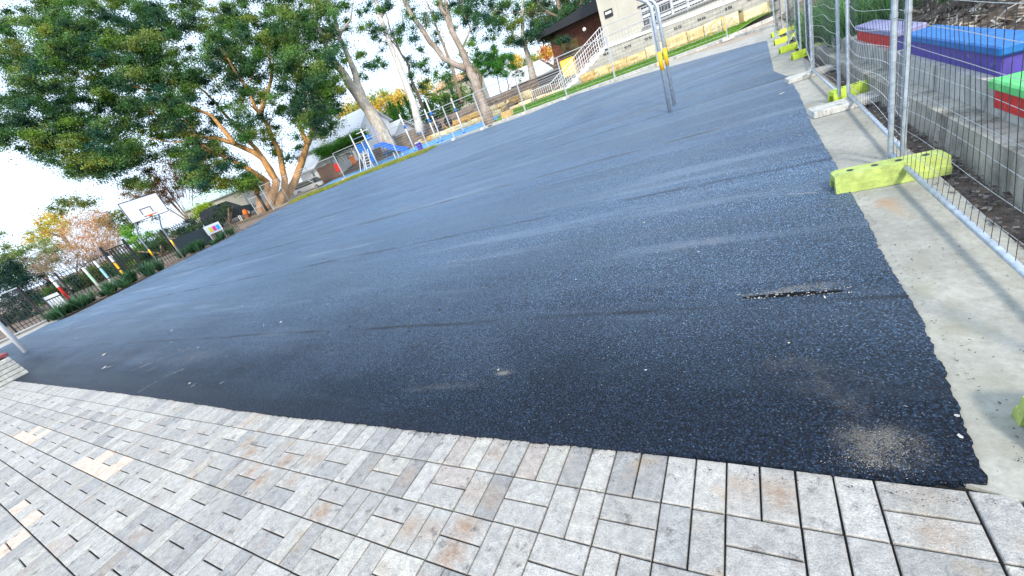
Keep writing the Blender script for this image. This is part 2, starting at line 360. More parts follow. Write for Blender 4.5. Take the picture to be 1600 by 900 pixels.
# concrete beside the court
sheet('concrete_strip', [(1.497, -3.5), (2.03, -3.5), (2.03, 17.5), (2.3, 22), (1.9, 22.2), (1.3, 17.2), (1.2, 17.0), (1.2, .3), (1.38, .02), (1.497, -.02)], .004, M['concrete'], skirt=.05)
sheet('gutter_bed', [(2.0, -3.5), (2.6, -3.5), (2.6, 20), (2.0, 20)], -.03, M['mulch'])
ap = [G(*p) for p in [(1222, 62), (1140, 80), (1075, 97), (1000, 119), (900, 151), (820, 183), (740, 212), (640, 248), (560, 283), (500, 306)]]
ap2 = [G(*p) for p in [(500, 296), (560, 270), (640, 236), (740, 202), (820, 172), (900, 140), (1000, 109), (1075, 87), (1135, 71), (1210, 45)]]
sheet('concrete_apron', ap + ap2, -.004, M['concrete_apron'])
sheet('brown_path', [(-13, 20), (1.6, 16), (8, 16), (8, 40), (-13, 24.2)], -.03, M['path'])
sheet('dirt_verge', [(-40, 18.5), (-13, 19), (-13, 25), (-40, 26)], -.032, M['dirt'])
sheet('lawn', [(-13.5, 24.05), (.15, 24.0), (3.5, 27.7), (6.2, 31.2), (8, 36), (-4, 30), (-13.5, 26.9)], .03, M['grass'], zf=lz)
k = MB()
for a, b in (((-13.5, 23.95), (.1, 23.95)), ((.1, 23.95), (3.4, 27.6)), ((3.4, 27.6), (6.1, 31.1))):
    a = Vector(a); b = Vector(b); d = (b - a).normalized(); q = Vector((-d.y, d.x)) * .09; n = 8
    for i in range(n):
        p0 = a + (b - a) * i / n; p1 = a + (b - a) * (i + 1) / n
        cs = [p0 - q, p1 - q, p1 + q, p0 + q]
        k.add([(c.x, c.y, gz(c.x, c.y) - .06) for c in cs] + [(c.x, c.y, gz(c.x, c.y) + .13) for c in cs], [(4, 5, 6, 7), (0, 1, 5, 4), (1, 2, 6, 5), (2, 3, 7, 6), (3, 0, 4, 7)])
tag(k.build('lawn_kerb', M['white_concrete']), kind='structure')
k = MB(); a = G(1150, 58); b = G(1218, 39)
for i in range(6):
    p = a.lerp(b, (i + .5) / 6); k.box((p.x, p.y, gz(p.x, p.y) + .03), ((b - a).length / 6, .14, .12), math.atan2(b.y - a.y, b.x - a.x))
tag(k.build('path_kerb', M['white_concrete']), kind='structure')
sheet('playground_surface', [(-33, 24.2), (-17.2, 24.2), (-15.2, 27), (-16.2, 33.6), (-27, 33.6), (-36, 29)], .01, M['rubber'])
sheet('pink_path', [(-24.0, -2), (-24.0, 1.3), (-24.6, 3.2), (-26.5, 3.2), (-26.5, -2)], .0, M['concrete_apron'])
# ------------------------------------------------------------------ paving
MOD = .23
pav = sheet('paved_area', [(-17, -3.4), (1.497, -3.4), (1.497, .1), (-13.2, .1), (-17, .1)], -.016, M['joint'])
GREY = [(.49, .485, .475), (.45, .45, .445), (.53, .525, .51), (.38, .385, .39), (.55, .54, .515), (.50, .50, .485), (.56, .55, .515)]
TAN = (.82, .66, .55); RUST = (.50, .36, .30); WARM = (.66, .50, .34)
def inpoly(x, y, P):
    c = False; j = len(P) - 1
    for i in range(len(P)):
        if (P[i][1] > y) != (P[j][1] > y) and x < (P[j][0] - P[i][0]) * (y - P[i][1]) / (P[j][1] - P[i][1]) + P[i][0]: c = not c
        j = i
    return c
tanP = [[(14, 689), (38, 671), (66, 680), (44, 696)], [(108, 738), (142, 712), (150, 715), (190, 733), (205, 722), (168, 752), (125, 730)], [(22, 797), (42, 782), (82, 815), (56, 834)], [(-5, 862), (45, 830), (52, 836), (-5, 876)], [(-5, 808), (14, 798), (20, 804), (-5, 818)]]
rustp = [(395, 706), (397, 735), (452, 716), (503, 797), (706, 866), (724, 822), (1220, 770)]
warmp = [(448, 742), (497, 708), (770, 690), (745, 745), (1455, 820), (660, 828), (1460, 885)]
pavers = []
def addp(cx, cy, dx, dy): pavers.append((cx, cy, dx, dy))
nu0, nu1 = -74, 6
for r in range(0, 15):
    y0 = -MOD * r
    for u in range(nu0, nu1):
        x0 = MOD * u
        if r == 0:
            if u < 5: addp(x0 + MOD / 4, y0 - MOD / 2, MOD / 2, MOD); addp(x0 + 3 * MOD / 4, y0 - MOD / 2, MOD / 2, MOD)
            else: addp(x0 + MOD / 2, y0 - MOD / 4, MOD, MOD / 2); addp(x0 + MOD / 2, y0 - 3 * MOD / 4, MOD, MOD / 2)
        elif (u + r) % 2:
            addp(x0 + MOD / 4, y0 - MOD / 2, MOD / 2, MOD); addp(x0 + 3 * MOD / 4, y0 - MOD / 2, MOD / 2, MOD)
        else: addp(x0 + MOD / 2, y0 - MOD / 4, MOD, MOD / 2); addp(x0 + MOD / 2, y0 - 3 * MOD / 4, MOD, MOD / 2)
    addp(1.38 + .058, y0 - MOD / 2, .112, MOD)
def paver_geo(dx, dy, t=.05):
    g = .0037; x, y = dx / 2 - g, dy / 2 - g; c = .0035
    vs = [(a * x, b * y, -t) for a, b in ((-1, -1), (1, -1), (1, 1), (-1, 1))] + [(a * x, b * y, -c) for a, b in ((-1, -1), (1, -1), (1, 1), (-1, 1))] + [(a * (x - c), b * (y - c), 0) for a, b in ((-1, -1), (1, -1), (1, 1), (-1, 1))]
    fs = [(8, 9, 10, 11)] + [(i, (i + 1) % 4, 4 + (i + 1) % 4, 4 + i) for i in range(4)] + [(4 + i, 4 + (i + 1) % 4, 8 + (i + 1) % 4, 8 + i) for i in range(4)]
    return vs, fs
info = []
for (cx, cy, dx, dy) in pavers:
    px, py = proj((cx, cy, 0)); d = depth((cx, cy, 0)); vis = -60 < px < 1660 and -60 < py < 960
    col = rnd.choice(GREY); kk = rnd.uniform(.86, 1.1); col = tuple(v * kk for v in col)
    if rnd.random() < .015: col = tuple(a * .7 + b * .3 for a, b in zip(col, RUST))
    if vis:
        if any(inpoly(px, py, P) for P in tanP): col = TAN
        else:
            for L_, C_ in ((rustp, RUST), (warmp, WARM)):
                for q in L_:
                    if math.hypot(px - q[0], py - q[1]) < min(26, 640 * .085 / d): col = C_
    info.append((0 if not vis else 1 / d ** 2, cx, cy, dx, dy, col, vis))
info.sort(key=lambda t: -t[0])
shared = {}
far = MB()
for i, (_, cx, cy, dx, dy, col, vis) in enumerate(info):
    ax, ay, az = rnd.gauss(0, .006), rnd.gauss(0, .006), rnd.gauss(0, .0012)
    if i < 300:
        key = (round(dx, 3), round(dy, 3))
        if key not in shared:
            vs, fs = paver_geo(dx, dy); me = bpy.data.meshes.new('paver'); me.from_pydata(vs, [], fs); me.materials.append(M['paver']); me.update(); shared[key] = me
        o = bpy.data.objects.new('paver', shared[key]); COL.objects.link(o); o.parent = pav
        o.location = (cx, cy, az); o.rotation_euler = (ax, ay, rnd.gauss(0, .006)); o.color = (*(col if col not in (RUST, WARM) else GREY[0 if col == RUST else 5]), {RUST: .05, WARM: .45}.get(col, 1 if rnd.random() > .06 else rnd.uniform(.45, .9)))
        if col == TAN: o['label'] = 'tan paver'
    else:
        vs, fs = paver_geo(dx, dy); far.col = col
        far.add([(v[0] + cx, v[1] + cy, v[2] + az + v[0] * ay + v[1] * ax) for v in vs], fs)
tag(far.build('paver', M['paver_far'], pav), kind='stuff')
# ------------------------------------------------------------------ marks and litter on the court
g = G(1242, 465); mb = MB(); n = 26
top = [(g.x - .27 + .5 * i / n, g.y + .022 * max(0, math.sin(math.pi * i / n)) ** .6 + rnd.gauss(0, .003) + .01) for i in range(n + 1)]
bot = [(g.x - .27 + .5 * i / n, g.y - .020 * max(0, math.sin(math.pi * i / n)) ** .6 + rnd.gauss(0, .003) + .01) for i in range(n, -1, -1)]
sheet('asphalt_gouge', [Vector(p) for p in top + bot[1:-1]], .018, plain('wet_black', (.004, .004, .006), .6, spec=.1), label='thin black gouge in the fresh asphalt')
def debris(name, spots, sizes, mat, cols, label, kind='stuff'):
    mb = MB()
    for (p, s) in zip(spots, sizes):
        a = rnd.uniform(0, 6.28); n = rnd.choice((4, 5, 6)); kk = rnd.uniform(.75, 1.1); mb.col = tuple(v * kk for v in rnd.choice(cols)); e = rnd.uniform(.3, .8)
        vs = []
        for k_ in range(n):
            t = 2 * math.pi * k_ / n; x_ = math.cos(t) * s * rnd.uniform(.7, 1.2); y_ = math.sin(t) * s * e * rnd.uniform(.7, 1.2)
            vs.append((p[0] + x_ * math.cos(a) - y_ * math.sin(a), p[1] + x_ * math.sin(a) + y_ * math.cos(a), p[2] + rnd.uniform(.0, .35) * s + .004))
        mb.add(vs, [tuple(range(n))])
    o = mb.build(name, mat); return tag(o, label, None, None, kind)
pts = []; sz = []
for q, s in [((165, 575), .035), ((298, 601), .02), ((195, 518), .03), ((270, 518), .03), ((310, 545), .02), ((440, 505), .022), ((780, 581), .014), ((755, 452), .018), ((1010, 582), .01), ((1500, 688), .012), ((1495, 655), .01), ((1092, 397), .012), ((740, 378), .02), ((725, 408), .02), ((1233, 540), .01), ((1222, 148), .05), ((1300, 315), .02), ((1415, 640), .008), ((120, 530), .05), ((165, 555), .05), ((600, 325), .05), ((700, 300), .05), ((520, 345), .06)]:
    g = G(*q); pts.append((g.x, g.y, g.z + .014)); sz.append(s)
for i in range(520):
    x = rnd.uniform(-24, 1.4); y = rnd.uniform(.05, 21); s = rnd.uniform(.008, .02) + .012 * max(0, -x / 24)
    if i < 260: x = rnd.uniform(-4, 1.4); y = rnd.uniform(.05, 4); s = rnd.uniform(.0018, .0045)
    if y > 16.5 + min(5, -x * .6): continue
    pts.append((x, y, gz(x, y) + .014)); sz.append(s)
debris('leaf_litter', pts, sz, M['paver_far'], [(.8, .8, .76), (.7, .66, .55), (.75, .75, .78)], 'pale leaves and chips scattered over the asphalt')
mb = MB()
for (a_, b_, wd_) in (((217, 615), (247, 597), .016), ((227, 583), (245, 575), .02), ((206, 581), (249, 564), .014), ((259, 590), (291, 577), .018), ((250, 563), (300, 545), .01), ((344, 602), (352, 598), .02), ((300, 606), (310, 600), .02), ((630, 494), (650, 466), .006), ((1232, 307), (1284, 304), .012), ((140, 606), (160, 598), .012), ((300, 470), (345, 452), .012), ((160, 577), (176, 573), .05), ((560, 490), (620, 462), .006), ((700, 412), (728, 404), .012)):
    p_ = G(*a_); q_ = G(*b_); d_ = (q_ - p_).normalized(); n_ = Vector((-d_.y, d_.x, 0)); k_ = 14; mb.col = rnd.choice([(.42, .44, .46), (.55, .56, .56)])
    for i in range(k_):
        if rnd.random() < .25: continue
        c0 = p_.lerp(q_, i / k_) + n_ * rnd.gauss(0, wd_ * .3); c1 = p_.lerp(q_, (i + 1.2) / k_) + n_ * rnd.gauss(0, wd_ * .3); h_ = wd_ * rnd.uniform(.15, .5)
        mb.add([Vector((v.x, v.y, gz(v.x, v.y) + .0185)) for v in (c0 - n_ * h_, c1 - n_ * h_ * .6, c1 + n_ * h_ * .6, c0 + n_ * h_)], [(0, 1, 2, 3)])
tag(mb.build('scuff_marks', M['paver_far']), 'thin pale scrape marks on the asphalt', kind='stuff')
pts = []; sz = []
for q in [(497, 547), (520, 550), (548, 513), (640, 513), (655, 542), (560, 535), (512, 553), (688, 487), (514, 521), (640, 520), (645, 545)]:
    g = G(*q); pts.append((g.x, g.y, g.z + .015)); sz.append(.022)
debris('bark_scrap', pts, sz, M['paver_far'], [(.02, .018, .016)], 'dark bark scraps on the asphalt')
pts = []; sz = []
for i in range(1300):
    if i < 900: x = rnd.uniform(-6, 1.45); y = -.045 - rnd.expovariate(1 / .014); z = .003
    else: y = rnd.uniform(.05, 6); x = 1.535 + rnd.expovariate(1 / .014); z = gz(x, y) + .006
    pts.append((x, y, z)); sz.append(rnd.uniform(.0015, .0045))
debris('asphalt_crumbs', pts, sz, M['paver_far'], [(.015, .02, .03), (.03, .035, .045), (.01, .012, .016)], 'loose black crumbs along the edges of the new asphalt')
pts = []; sz = []
for (px, py, ax, ay, n_) in ((1375, 705, .085, .07, 420), (1350, 725, .07, .03, 200), (780, 581, .03, .012, 60), (1300, 640, .2, .15, 90)):
    g = G(px, py)
    for i in range(n_): x = g.x + rnd.gauss(0, ax); y = g.y + rnd.gauss(0, ay); pts.append((x, max(.0, y), gz(x, y) + .0165)); sz.append(rnd.uniform(.0009, .0026))
debris('sandy_grit', pts, sz, M['paver_far'], [(.50, .46, .38), (.40, .36, .30), (.6, .57, .5), (.3, .28, .25)], 'loose sandy grit lying on the black asphalt')
pts = []; sz = []; g = G(1242, 465)
for i in range(170): pts.append((g.x - .29 + rnd.random() * .56, g.y + rnd.choice((-.024, .03)) + rnd.gauss(0, .006) + .01, g.z + .016)); sz.append(rnd.uniform(.002, .007))
for i in range(16): pts.append((g.x - .24 + rnd.random() * .4, g.y + .01 + rnd.gauss(0, .007), g.z + .02)); sz.append(rnd.uniform(.006, .014))
debris('gouge_chips', pts, sz, M['paver_far'], [(.55, .56, .56), (.35, .36, .37), (.12, .14, .17), (.7, .7, .68)], 'pale chips around the gouge in the asphalt')
pts = []; sz = []
for i in range(2600):
    y = rnd.uniform(.4, 9) if i < 2000 else rnd.uniform(9, 20); x = rnd.uniform(2.02, 2.2) if rnd.random() < .85 else rnd.gauss(2.1, .1)
    if x < 1.95 or x > 2.21: continue
    pts.append((x, y, gz(x, y) + rnd.uniform(-.02, .02))); sz.append(rnd.uniform(.008, .028))
debris('gutter_litter', pts, sz, M['paver_far'], [(.10, .06, .045), (.05, .035, .03), (.2, .15, .11), (.4, .36, .3), (.07, .05, .06)], 'dead leaves along the foot of the concrete wall')
pts = []; sz = []
for i in range(110):
    y = rnd.uniform(-.4, 9); x = rnd.uniform(1.5, 2.0); pts.append((x, y, gz(x, y) + .004)); sz.append(rnd.uniform(.003, .009))
debris('twig_litter', pts, sz, M['paver_far'], [(.06, .045, .04), (.2, .15, .1)], 'tiny dark scraps on the concrete strip')
# ------------------------------------------------------------------ concrete terrace wall on the right
wall = thing('terrace_wall', (2.2, 4, 0), 'low weathered concrete stepped wall beyond the wire fence on the right', 'wall')
def longbox(mb, x0, x1, z0, z1, y0, y1, n=12, wob=.004):
    for i in range(n):
        a = y0 + (y1 - y0) * i / n; b = y0 + (y1 - y0) * (i + 1) / n
        mb.add([(x0, a, z0(a)), (x1, a, z0(a)), (x1, b, z0(b)), (x0, b, z0(b)), (x0, a, z1(a)), (x1, a, z1(a)), (x1, b, z1(b)), (x0, b, z1(b))], [(4, 5, 6, 7), (0, 1, 5, 4), (1, 2, 6, 5), (2, 3, 7, 6), (3, 0, 4, 7)])
zt1 = lambda y: .28 + gz(0, y) * .35; zt2 = lambda y: .50 + gz(0, y) * .3
mb = MB(); longbox(mb, 2.2, 2.375, lambda y: -.1, zt1, -2, 20, 1); mb.build('lower_step', M['concrete_old'], wall)
mb = MB(); longbox(mb, 2.378, 2.80, lambda y: -.1, zt2, -2, 9.6, 1); mb.build('upper_step', M['riser'], wall)
mb = MB()
for i in range(420):
    y = rnd.uniform(-.5, 9); mb.box((2.370 + rnd.gauss(0, .006), y, zt1(y) + .003), (rnd.uniform(.006, .02), rnd.uniform(.01, .07), .012), rnd.gauss(0, .2))
mb.build('joint_debris', M['mulch'], wall)
# benches
def bench(label, y0, y1, z0, z1, top, side, x0=2.42, x1=2.68, end=None, endside=None):
    t = thing('bench', (x0, (y0 + y1) / 2, z0), label, 'bench', 'painted bench boxes along the terrace wall')
    mb = MB(); mb.box(((x0 + x1) / 2, (y0 + y1) / 2, (z0 + z1 - .065) / 2), (x1 - x0 - .05, y1 - y0 - .08, z1 - .067 - z0)); mb.build('bench_base', side, t, bevel=.006)
    mb = MB(); mb.box(((x0 + x1) / 2, (y0 + y1) / 2, z1 - .033), (x1 - x0, y1 - y0, .066)); mb.build('seat', top, t, bevel=.012)
    if end:
        mb = MB(); mb.box(((x0 + x1) / 2, y0 + .034, (z0 + z1 - .07) / 2), (x1 - x0 - .04, .02, z1 - .07 - z0)); mb.build('end_panel', end, t)
    return t
bench('blue topped bench box with purple sides, second from the right along the wall', 3.12, 5.28, .52, .735, M['bench_blue'], M['bench_purple'])
bench('red bench box with a lilac top, farthest along the concrete wall', 5.55, 7.75, .53, .75, M['bench_lilac'], M['bench_red'], end=M['indigo'])
bench('red bench box with a bright green top at the right edge', 1.2, 3.02, .37, .565, M['bench_green'], M['bench_red'], x0=2.345, x1=2.60)
p_ = WX(1559, 140, 2.374); mb = MB(); mb.tube([(2.379, p_.y, p_.z), (2.372, p_.y, p_.z)], .022, 9); mb.build('paint_splotch', M['red'], wall)
# mulch bank
def bankz(x, y): return .44 + max(0, x - 2.6) * .27 + gz(0, y) * .3 + .05 * math.sin(x * 3 + y * 2)
mb = MB(); xs = [2.66 + .35 * i for i in range(26)]; ys = [-2 + .8 * i for i in range(48)]; nx = len(xs)
mb.add([(x, y, bankz(x, y) - .02) for y in ys for x in xs], [(j * nx + i, j * nx + i + 1, (j + 1) * nx + i + 1, (j + 1) * nx + i) for j in range(len(ys) - 1) for i in range(nx - 1)])
tag(mb.build('mulch_bank', M['mulch'], smooth=True), kind='structure')
mb = MB()
for i in range(5200):
    x = 2.7 + abs(rnd.gauss(0, 1.6)); y = rnd.uniform(1.5, 14); Lh = rnd.uniform(.03, .16); a = rnd.gauss(1.2, .6)
    mb.col = rnd.choice([(.55, .52, .46), (.4, .35, .28), (.2, .15, .11), (.65, .63, .58), (.12, .09, .07), (.3, .25, .2)])
    c = Vector((x, y, bankz(x, y) + rnd.uniform(0, .05))); d = Vector((math.cos(a), math.sin(a), rnd.gauss(0, .2))) * Lh; q = Vector((-math.sin(a), math.cos(a), rnd.gauss(0, .5))) * rnd.uniform(.004, .012)
    mb.add([c - d - q, c + d - q, c + d + q, c - d + q], [(0, 1, 2, 3)])
tag(mb.build('bark_mulch', M['paver_far']), 'pale bark chips and dry palm strands on the bank behind the benches', kind='stuff')
# ------------------------------------------------------------------ temporary fences
def panel(a, b, label, h=2.1, near=True, zf=gz, foot0=.09, group='temporary mesh fence panels', warp=0., dark=False, wires=None):
    a = Vector((a[0], a[1], 0)); b = Vector((b[0], b[1], 0)); d = (b - a); Ln = d.length; d.normalize(); q = Vector((-d.y, d.x, 0))
    za, zb = zf(a.x, a.y) + foot0, zf(b.x, b.y) + foot0
    t = thing('mesh_fence', (a.x, a.y, zf(a.x, a.y)), label, 'mesh fence', group)
    r = .019 if near else .024; mt = M['galv'] if near else (M['black'] if dark else M['galv_far'])
    def P(s, z, off=0): return a + d * (s * Ln) + q * off + Vector((0, 0, za + (zb - za) * s + z))
    for s in (0, 1):
        mb = MB(); mb.tube([P(s, -.08), P(s, h)], r, 12 if near else 6)
        if near:
            for zc in (.35, 1.0, 1.55): mb.tube([P(s, zc), P(s, zc + .03)], r * 1.25, 12)
        mb.build('post', mt, t, smooth=False)
    for z in (0.02, h - .01):
        mb = MB(); mb.tube([P(0.006, z), P(.994, z)], r * .98, 12 if near else 6); mb.build('rail', mt, t, smooth=near)
    mb = MB(); rw = .0019 if near else .0035; nh = 15 if near else 12; nv = int(Ln / .075) if near else int(Ln / .15)
    ph = rnd.uniform(0, 6)
    def bow(s, z):
        return warp * math.sin(math.pi * s) * math.sin(math.pi * min(1, z / h)) * math.sin(5 * s + ph + z * 2)
    sg = 14 if near else 2
    for i in range(1, nh):
        z = h * i / nh; sag = rnd.gauss(0, .012) if near else 0; wv = rnd.uniform(.004, .018) if near else 0
        mb.mi = 1; mb.tube([P(s / sg, z + sag * math.sin(math.pi * s / sg) + wv * math.sin(6.3 * s / sg * 1.5 + i * .5 + ph) - warp * .55 * math.exp(-((s / sg) / .16) ** 2) * math.cos(z * 2.2), bow(s / sg, z)) for s in range(sg + 1)], rw, 3, False)
    for i in range(1, nv):
        s = i / nv; j = rnd.gauss(0, .0015) if near else 0
        mb.mi = 0; n_ = 8 if near else 2
        mb.tube([P(s + j * math.sin(3 * k_), h * k_ / n_, bow(s, h * k_ / n_)) for k_ in range(n_ + 1)], rw * (1 if near else .7), 3, False)
    mb.build('wire_mesh', [M['wire'] if not dark else M['black'], M['wire_bright'] if not dark else M['black']], t)
    return t
FX = 1.885
panel((1.84, 3.03), (1.90, .42), 'nearest mesh fence panel, cut by the right edge of the photo', warp=.05)
panel((1.925, 3.07), (1.98, 5.52), 'mesh fence panel from the faded lime foot to the nearer white plank', warp=.06)
panel((1.91, 5.66), (1.90, 8.0), 'mesh fence panel between the two white planks', warp=.03)
panel((1.93, 8.1), (2.10, 10.5), 'mesh fence panel just beyond the farther white plank', warp=.02)
panel((2.00, 10.6), (2.15, 13.0), 'mesh fence panel over the blocks of bright lime feet', warp=.02)
panel((1.98, 13.1), (2.35, 15.5), 'mesh fence panel second from the far end of the right hand row', warp=.02)
panel((1.85, 15.6), (2.2, 18.0), 'farthest mesh fence panel of the right hand row', warp=.02)
def foot(c, rz, mat, label, Ln=.66, wd=.23, h=.14):
    t = thing('plastic_weight', (c[0], c[1], gz(c[0], c[1])), label, 'fence weight', 'plastic fence feet on the concrete strip')
    # hollow channel block: tapered outside, open arch underneath, raised rib along each flank
    w2 = wd / 2; prof = [(-w2, 0), (-w2 * .92, h * .42), (-w2 * .80, h * .45), (-w2 * .66, h), (w2 * .66, h), (w2 * .80, h * .45), (w2 * .92, h * .42), (w2, 0), (w2 * .55, 0), (w2 * .42, h * .62), (-w2 * .42, h * .62), (-w2 * .55, 0)]
    mb = MB(); n = len(prof)
    for (x0, x1, sc0, sc1) in ((-Ln / 2, -Ln / 2 + .03, .9, 1), (-Ln / 2 + .03, Ln / 2 - .03, 1, 1), (Ln / 2 - .03, Ln / 2, 1, .9)):
        mb.add([(x0, p[0], p[1] * sc0) for p in prof] + [(x1, p[0], p[1] * sc1) for p in prof], [(i, (i + 1) % n, n + (i + 1) % n, n + i) for i in range(n)])
    # end webs closing the thickness of the shell, arch left open
    for x, s_ in ((-Ln / 2, .9), (Ln / 2, .9)):
        V_ = [(x, p[0], p[1] * s_) for p in prof]
        mb.add(V_, [(0, 1, 2, 10, 11), (2, 3, 10), (3, 4, 9, 10), (4, 5, 9), (5, 6, 7, 8, 9)])
    R_ = Matrix.Rotation(rz, 4, 'Z'); me_ = mb
    z0 = gz(c[0], c[1]) + .005; me_.v = [tuple(R_ @ Vector(v) + Vector((c[0], c[1], z0))) for v in me_.v]
    me_.build('block', mat, t)
    for u in (-.22, -.07, .07, .22):
        mb = MB(); p = R_ @ Vector((u * Ln / .66, 0, 0)); mb.tube([(p.x + c[0], p.y + c[1], z0 + h - .002), (p.x + c[0], p.y + c[1], z0 + h + .003)], .022, 10)
        mb.build('post_socket', M['dark'], t)
    return t
foot((1.755, 2.74), rad(3), M['lime_pale'], 'faded lime foot under the joint of the two nearest panels')
foot((1.925, .235), rad(2), M['lime_pale'], 'faded lime foot cut by the right edge of the photo')
foot((2.16, 5.80), rad(12), M['lime'], 'lime foot peeking out behind the nearer white plank')
foot((2.16, 10.6), rad(8), M['yellowlime'], 'lime foot with an open end just beyond the farther plank')
foot((2.05, 12.3), rad(10), M['yellowlime'], 'bright lime foot standing second beyond the farther plank')
foot((2.08, 14.6), rad(10), M['yellowlime'], 'bright lime foot second from the far end of the row')
foot((2.15, 17.2), rad(12), M['yellowlime'], 'bright lime foot at the far end of the row')
def plank(c, rz, label):
    o = MB().box((0, 0, .035), (.68, .34, .07), 0, .96).build('concrete_weight', M['white_concrete'], bevel=.006)
    o.location = (c[0], c[1], gz(c[0], c[1]) + .006); o.rotation_euler = (SL, 0, rz); return tag(o, label, 'fence weight', 'white concrete plank feet')
plank((1.90, 5.30), rad(6), 'nearer white concrete plank foot on the concrete strip')
plank((1.86, 8.05), rad(7), 'farther white concrete plank foot on the concrete strip')
# back fence
FY = 23.5
bx = [WY(*q, FY).x for q in [(1138, 64), (1030, 105), (961, 122), (888, 158), (821, 174), (758, 200), (712, 220), (671, 234), (625, 249), (585, 264), (540, 280)]]
nm = ['between the pink foot and the near hoop', 'left of the near hoop posts', 'in front of the bottom of the white stairs', 'in front of the bark covered bank', 'right of the twin trunk', 'directly left of the twin trunk', 'in front of the slim white play poles', 'at the foot of the blue slide', 'in front of the blue slide tower', 'left of the blue slide tower']
for i in range(len(bx) - 1):
    panel((bx[i] - .02, FY), (bx[i + 1] + .02, FY), 'back fence mesh panel ' + nm[i], near=False, foot0=.1, group='back fence mesh panels')
nm2 = ['pinkish white', 'yellowish', 'white', 'white', 'white', 'white', 'white', 'white', 'white', 'white', 'white']
pl2 = ['right of the near hoop posts', 'left of the near hoop posts', 'below the meter box of the cream building', 'at the bottom of the white stairs', 'right of the sandstone block', 'at the twin trunk', 'at the right end of the blue surface', 'between the slim play poles', 'below the blue slide', 'below the slide tower', 'at the left end of the back fence']
for i, x in enumerate(bx):
    mb = MB(); z = gz(x, FY)
    mb.box((-.16, 0, .07), (.30, .24, .14), 0, .7); mb.box((.16, 0, .07), (.30, .24, .14), 0, .7); mb.box((0, 0, .04), (.12, .2, .08), 0, .9)
    mt = M['white_concrete'] if i != 1 else M['sand']
    o = mb.build('fence_weight', mt, loc=None); o.location = (x, FY - .1, z); o.rotation_euler = (0, 0, rad(rnd.uniform(70, 110) if i != 0 else 20))
    tag(o, nm2[i] + ' fence foot ' + pl2[i], 'fence weight', 'white feet of the back fence')
# ------------------------------------------------------------------ basketball hoops
def hoop(poles, top_h, kink, over, board, label, side, bands=(.85, 1.2)):
    t = thing('basketball_hoop', tuple(poles[0]), label, 'basketball hoop', 'basketball hoops')
    X0 = board[0]
    for p in poles:
        mb = MB(); mb.tube([(p.x, p.y, p.z - .05), (p.x, p.y, p.z + kink), (p.x + side * .06, p.y, p.z + kink + .12), (X0 - side * .14, p.y + 0, p.z + top_h - .1), (X0 - side * .09, p.y, p.z + top_h + .5)], .036, 12); mb.build('post', M['galv'], t, smooth=True)
        mb = MB(); mb.tube([(p.x, p.y, p.z + bands[0]), (p.x, p.y, p.z + bands[1])], .041, 12); mb.build('yellow_band', M['yellow'], t, smooth=True)
    _, yc, zc, wd, h = board
    mb = MB(); mb.box((X0, yc, zc), (.03, wd, h)); bd = mb.build('backboard', M['white'], t)
    mb = MB(); xf = X0 + side * .018
    e = .03
    for (cy, cz, sy, sz_) in ((yc, zc + h / 2 - e / 2, wd, e), (yc, zc - h / 2 + e / 2, wd, e), (yc - wd / 2 + e / 2, zc, e, h - 2 * e - .002), (yc + wd / 2 - e / 2, zc, e, h - 2 * e - .002), (yc, zc - .02, .5, e), (yc, zc - h / 2 + .13, .5, e), (yc - .235, zc - .16, e, .25), (yc + .235, zc - .16, e, .25)):
        mb.box((xf, cy, cz), (.012, sy, sz_))
    sub(mb, 'board_outline', M['black'], t, bd)
    mb = MB(); n = 20; zr = zc - h / 2 + .12
    mb.tube([(X0 + side * (.36 + .225 * math.cos(2 * math.pi * i / n)), yc + .225 * math.sin(2 * math.pi * i / n), zr) for i in range(n + 1)], .011, 6, False)
    mb.box((X0 + side * .07, yc, zr - .03), (.12, .12, .06)); mb.build('rim', M['orange'] if side > 0 else M['red'], t)
    mb = MB()
    for z_ in (top_h - .05, top_h + .35):
        mb.tube([(X0 - side * .1, poles[0].y, poles[0].z + z_), (X0 - side * .1, poles[1].y, poles[1].z + z_)], .02, 8)
    mb.build('crossbar', M['galv'], t)
    return t
p1 = G(1047, 176); p2 = G(1060, 162); p2.x = p1.x
hoop([p1, p2], 2.9, 2.0, .6, (p1.x - 1.05, (p1.y + p2.y) / 2, 3.55, 1.75, 1.05), 'near basketball hoop, its twin posts rising out of the top of the photo', -1)
q1 = G(256, 420); q2 = G(279, 407); q1.x = q2.x = -25.6; q1 = Vector((-25.6, 7.85, gz(0, 7.85))); q2 = Vector((-25.6, 8.95, gz(0, 8.95)))
hoop([q1, q2], 2.5, 1.75, .6, (-24.8, 8.55, 3.12, 1.72, 1.03), 'far basketball hoop with a white backboard by the black fence', 1, (.75, 1.1))
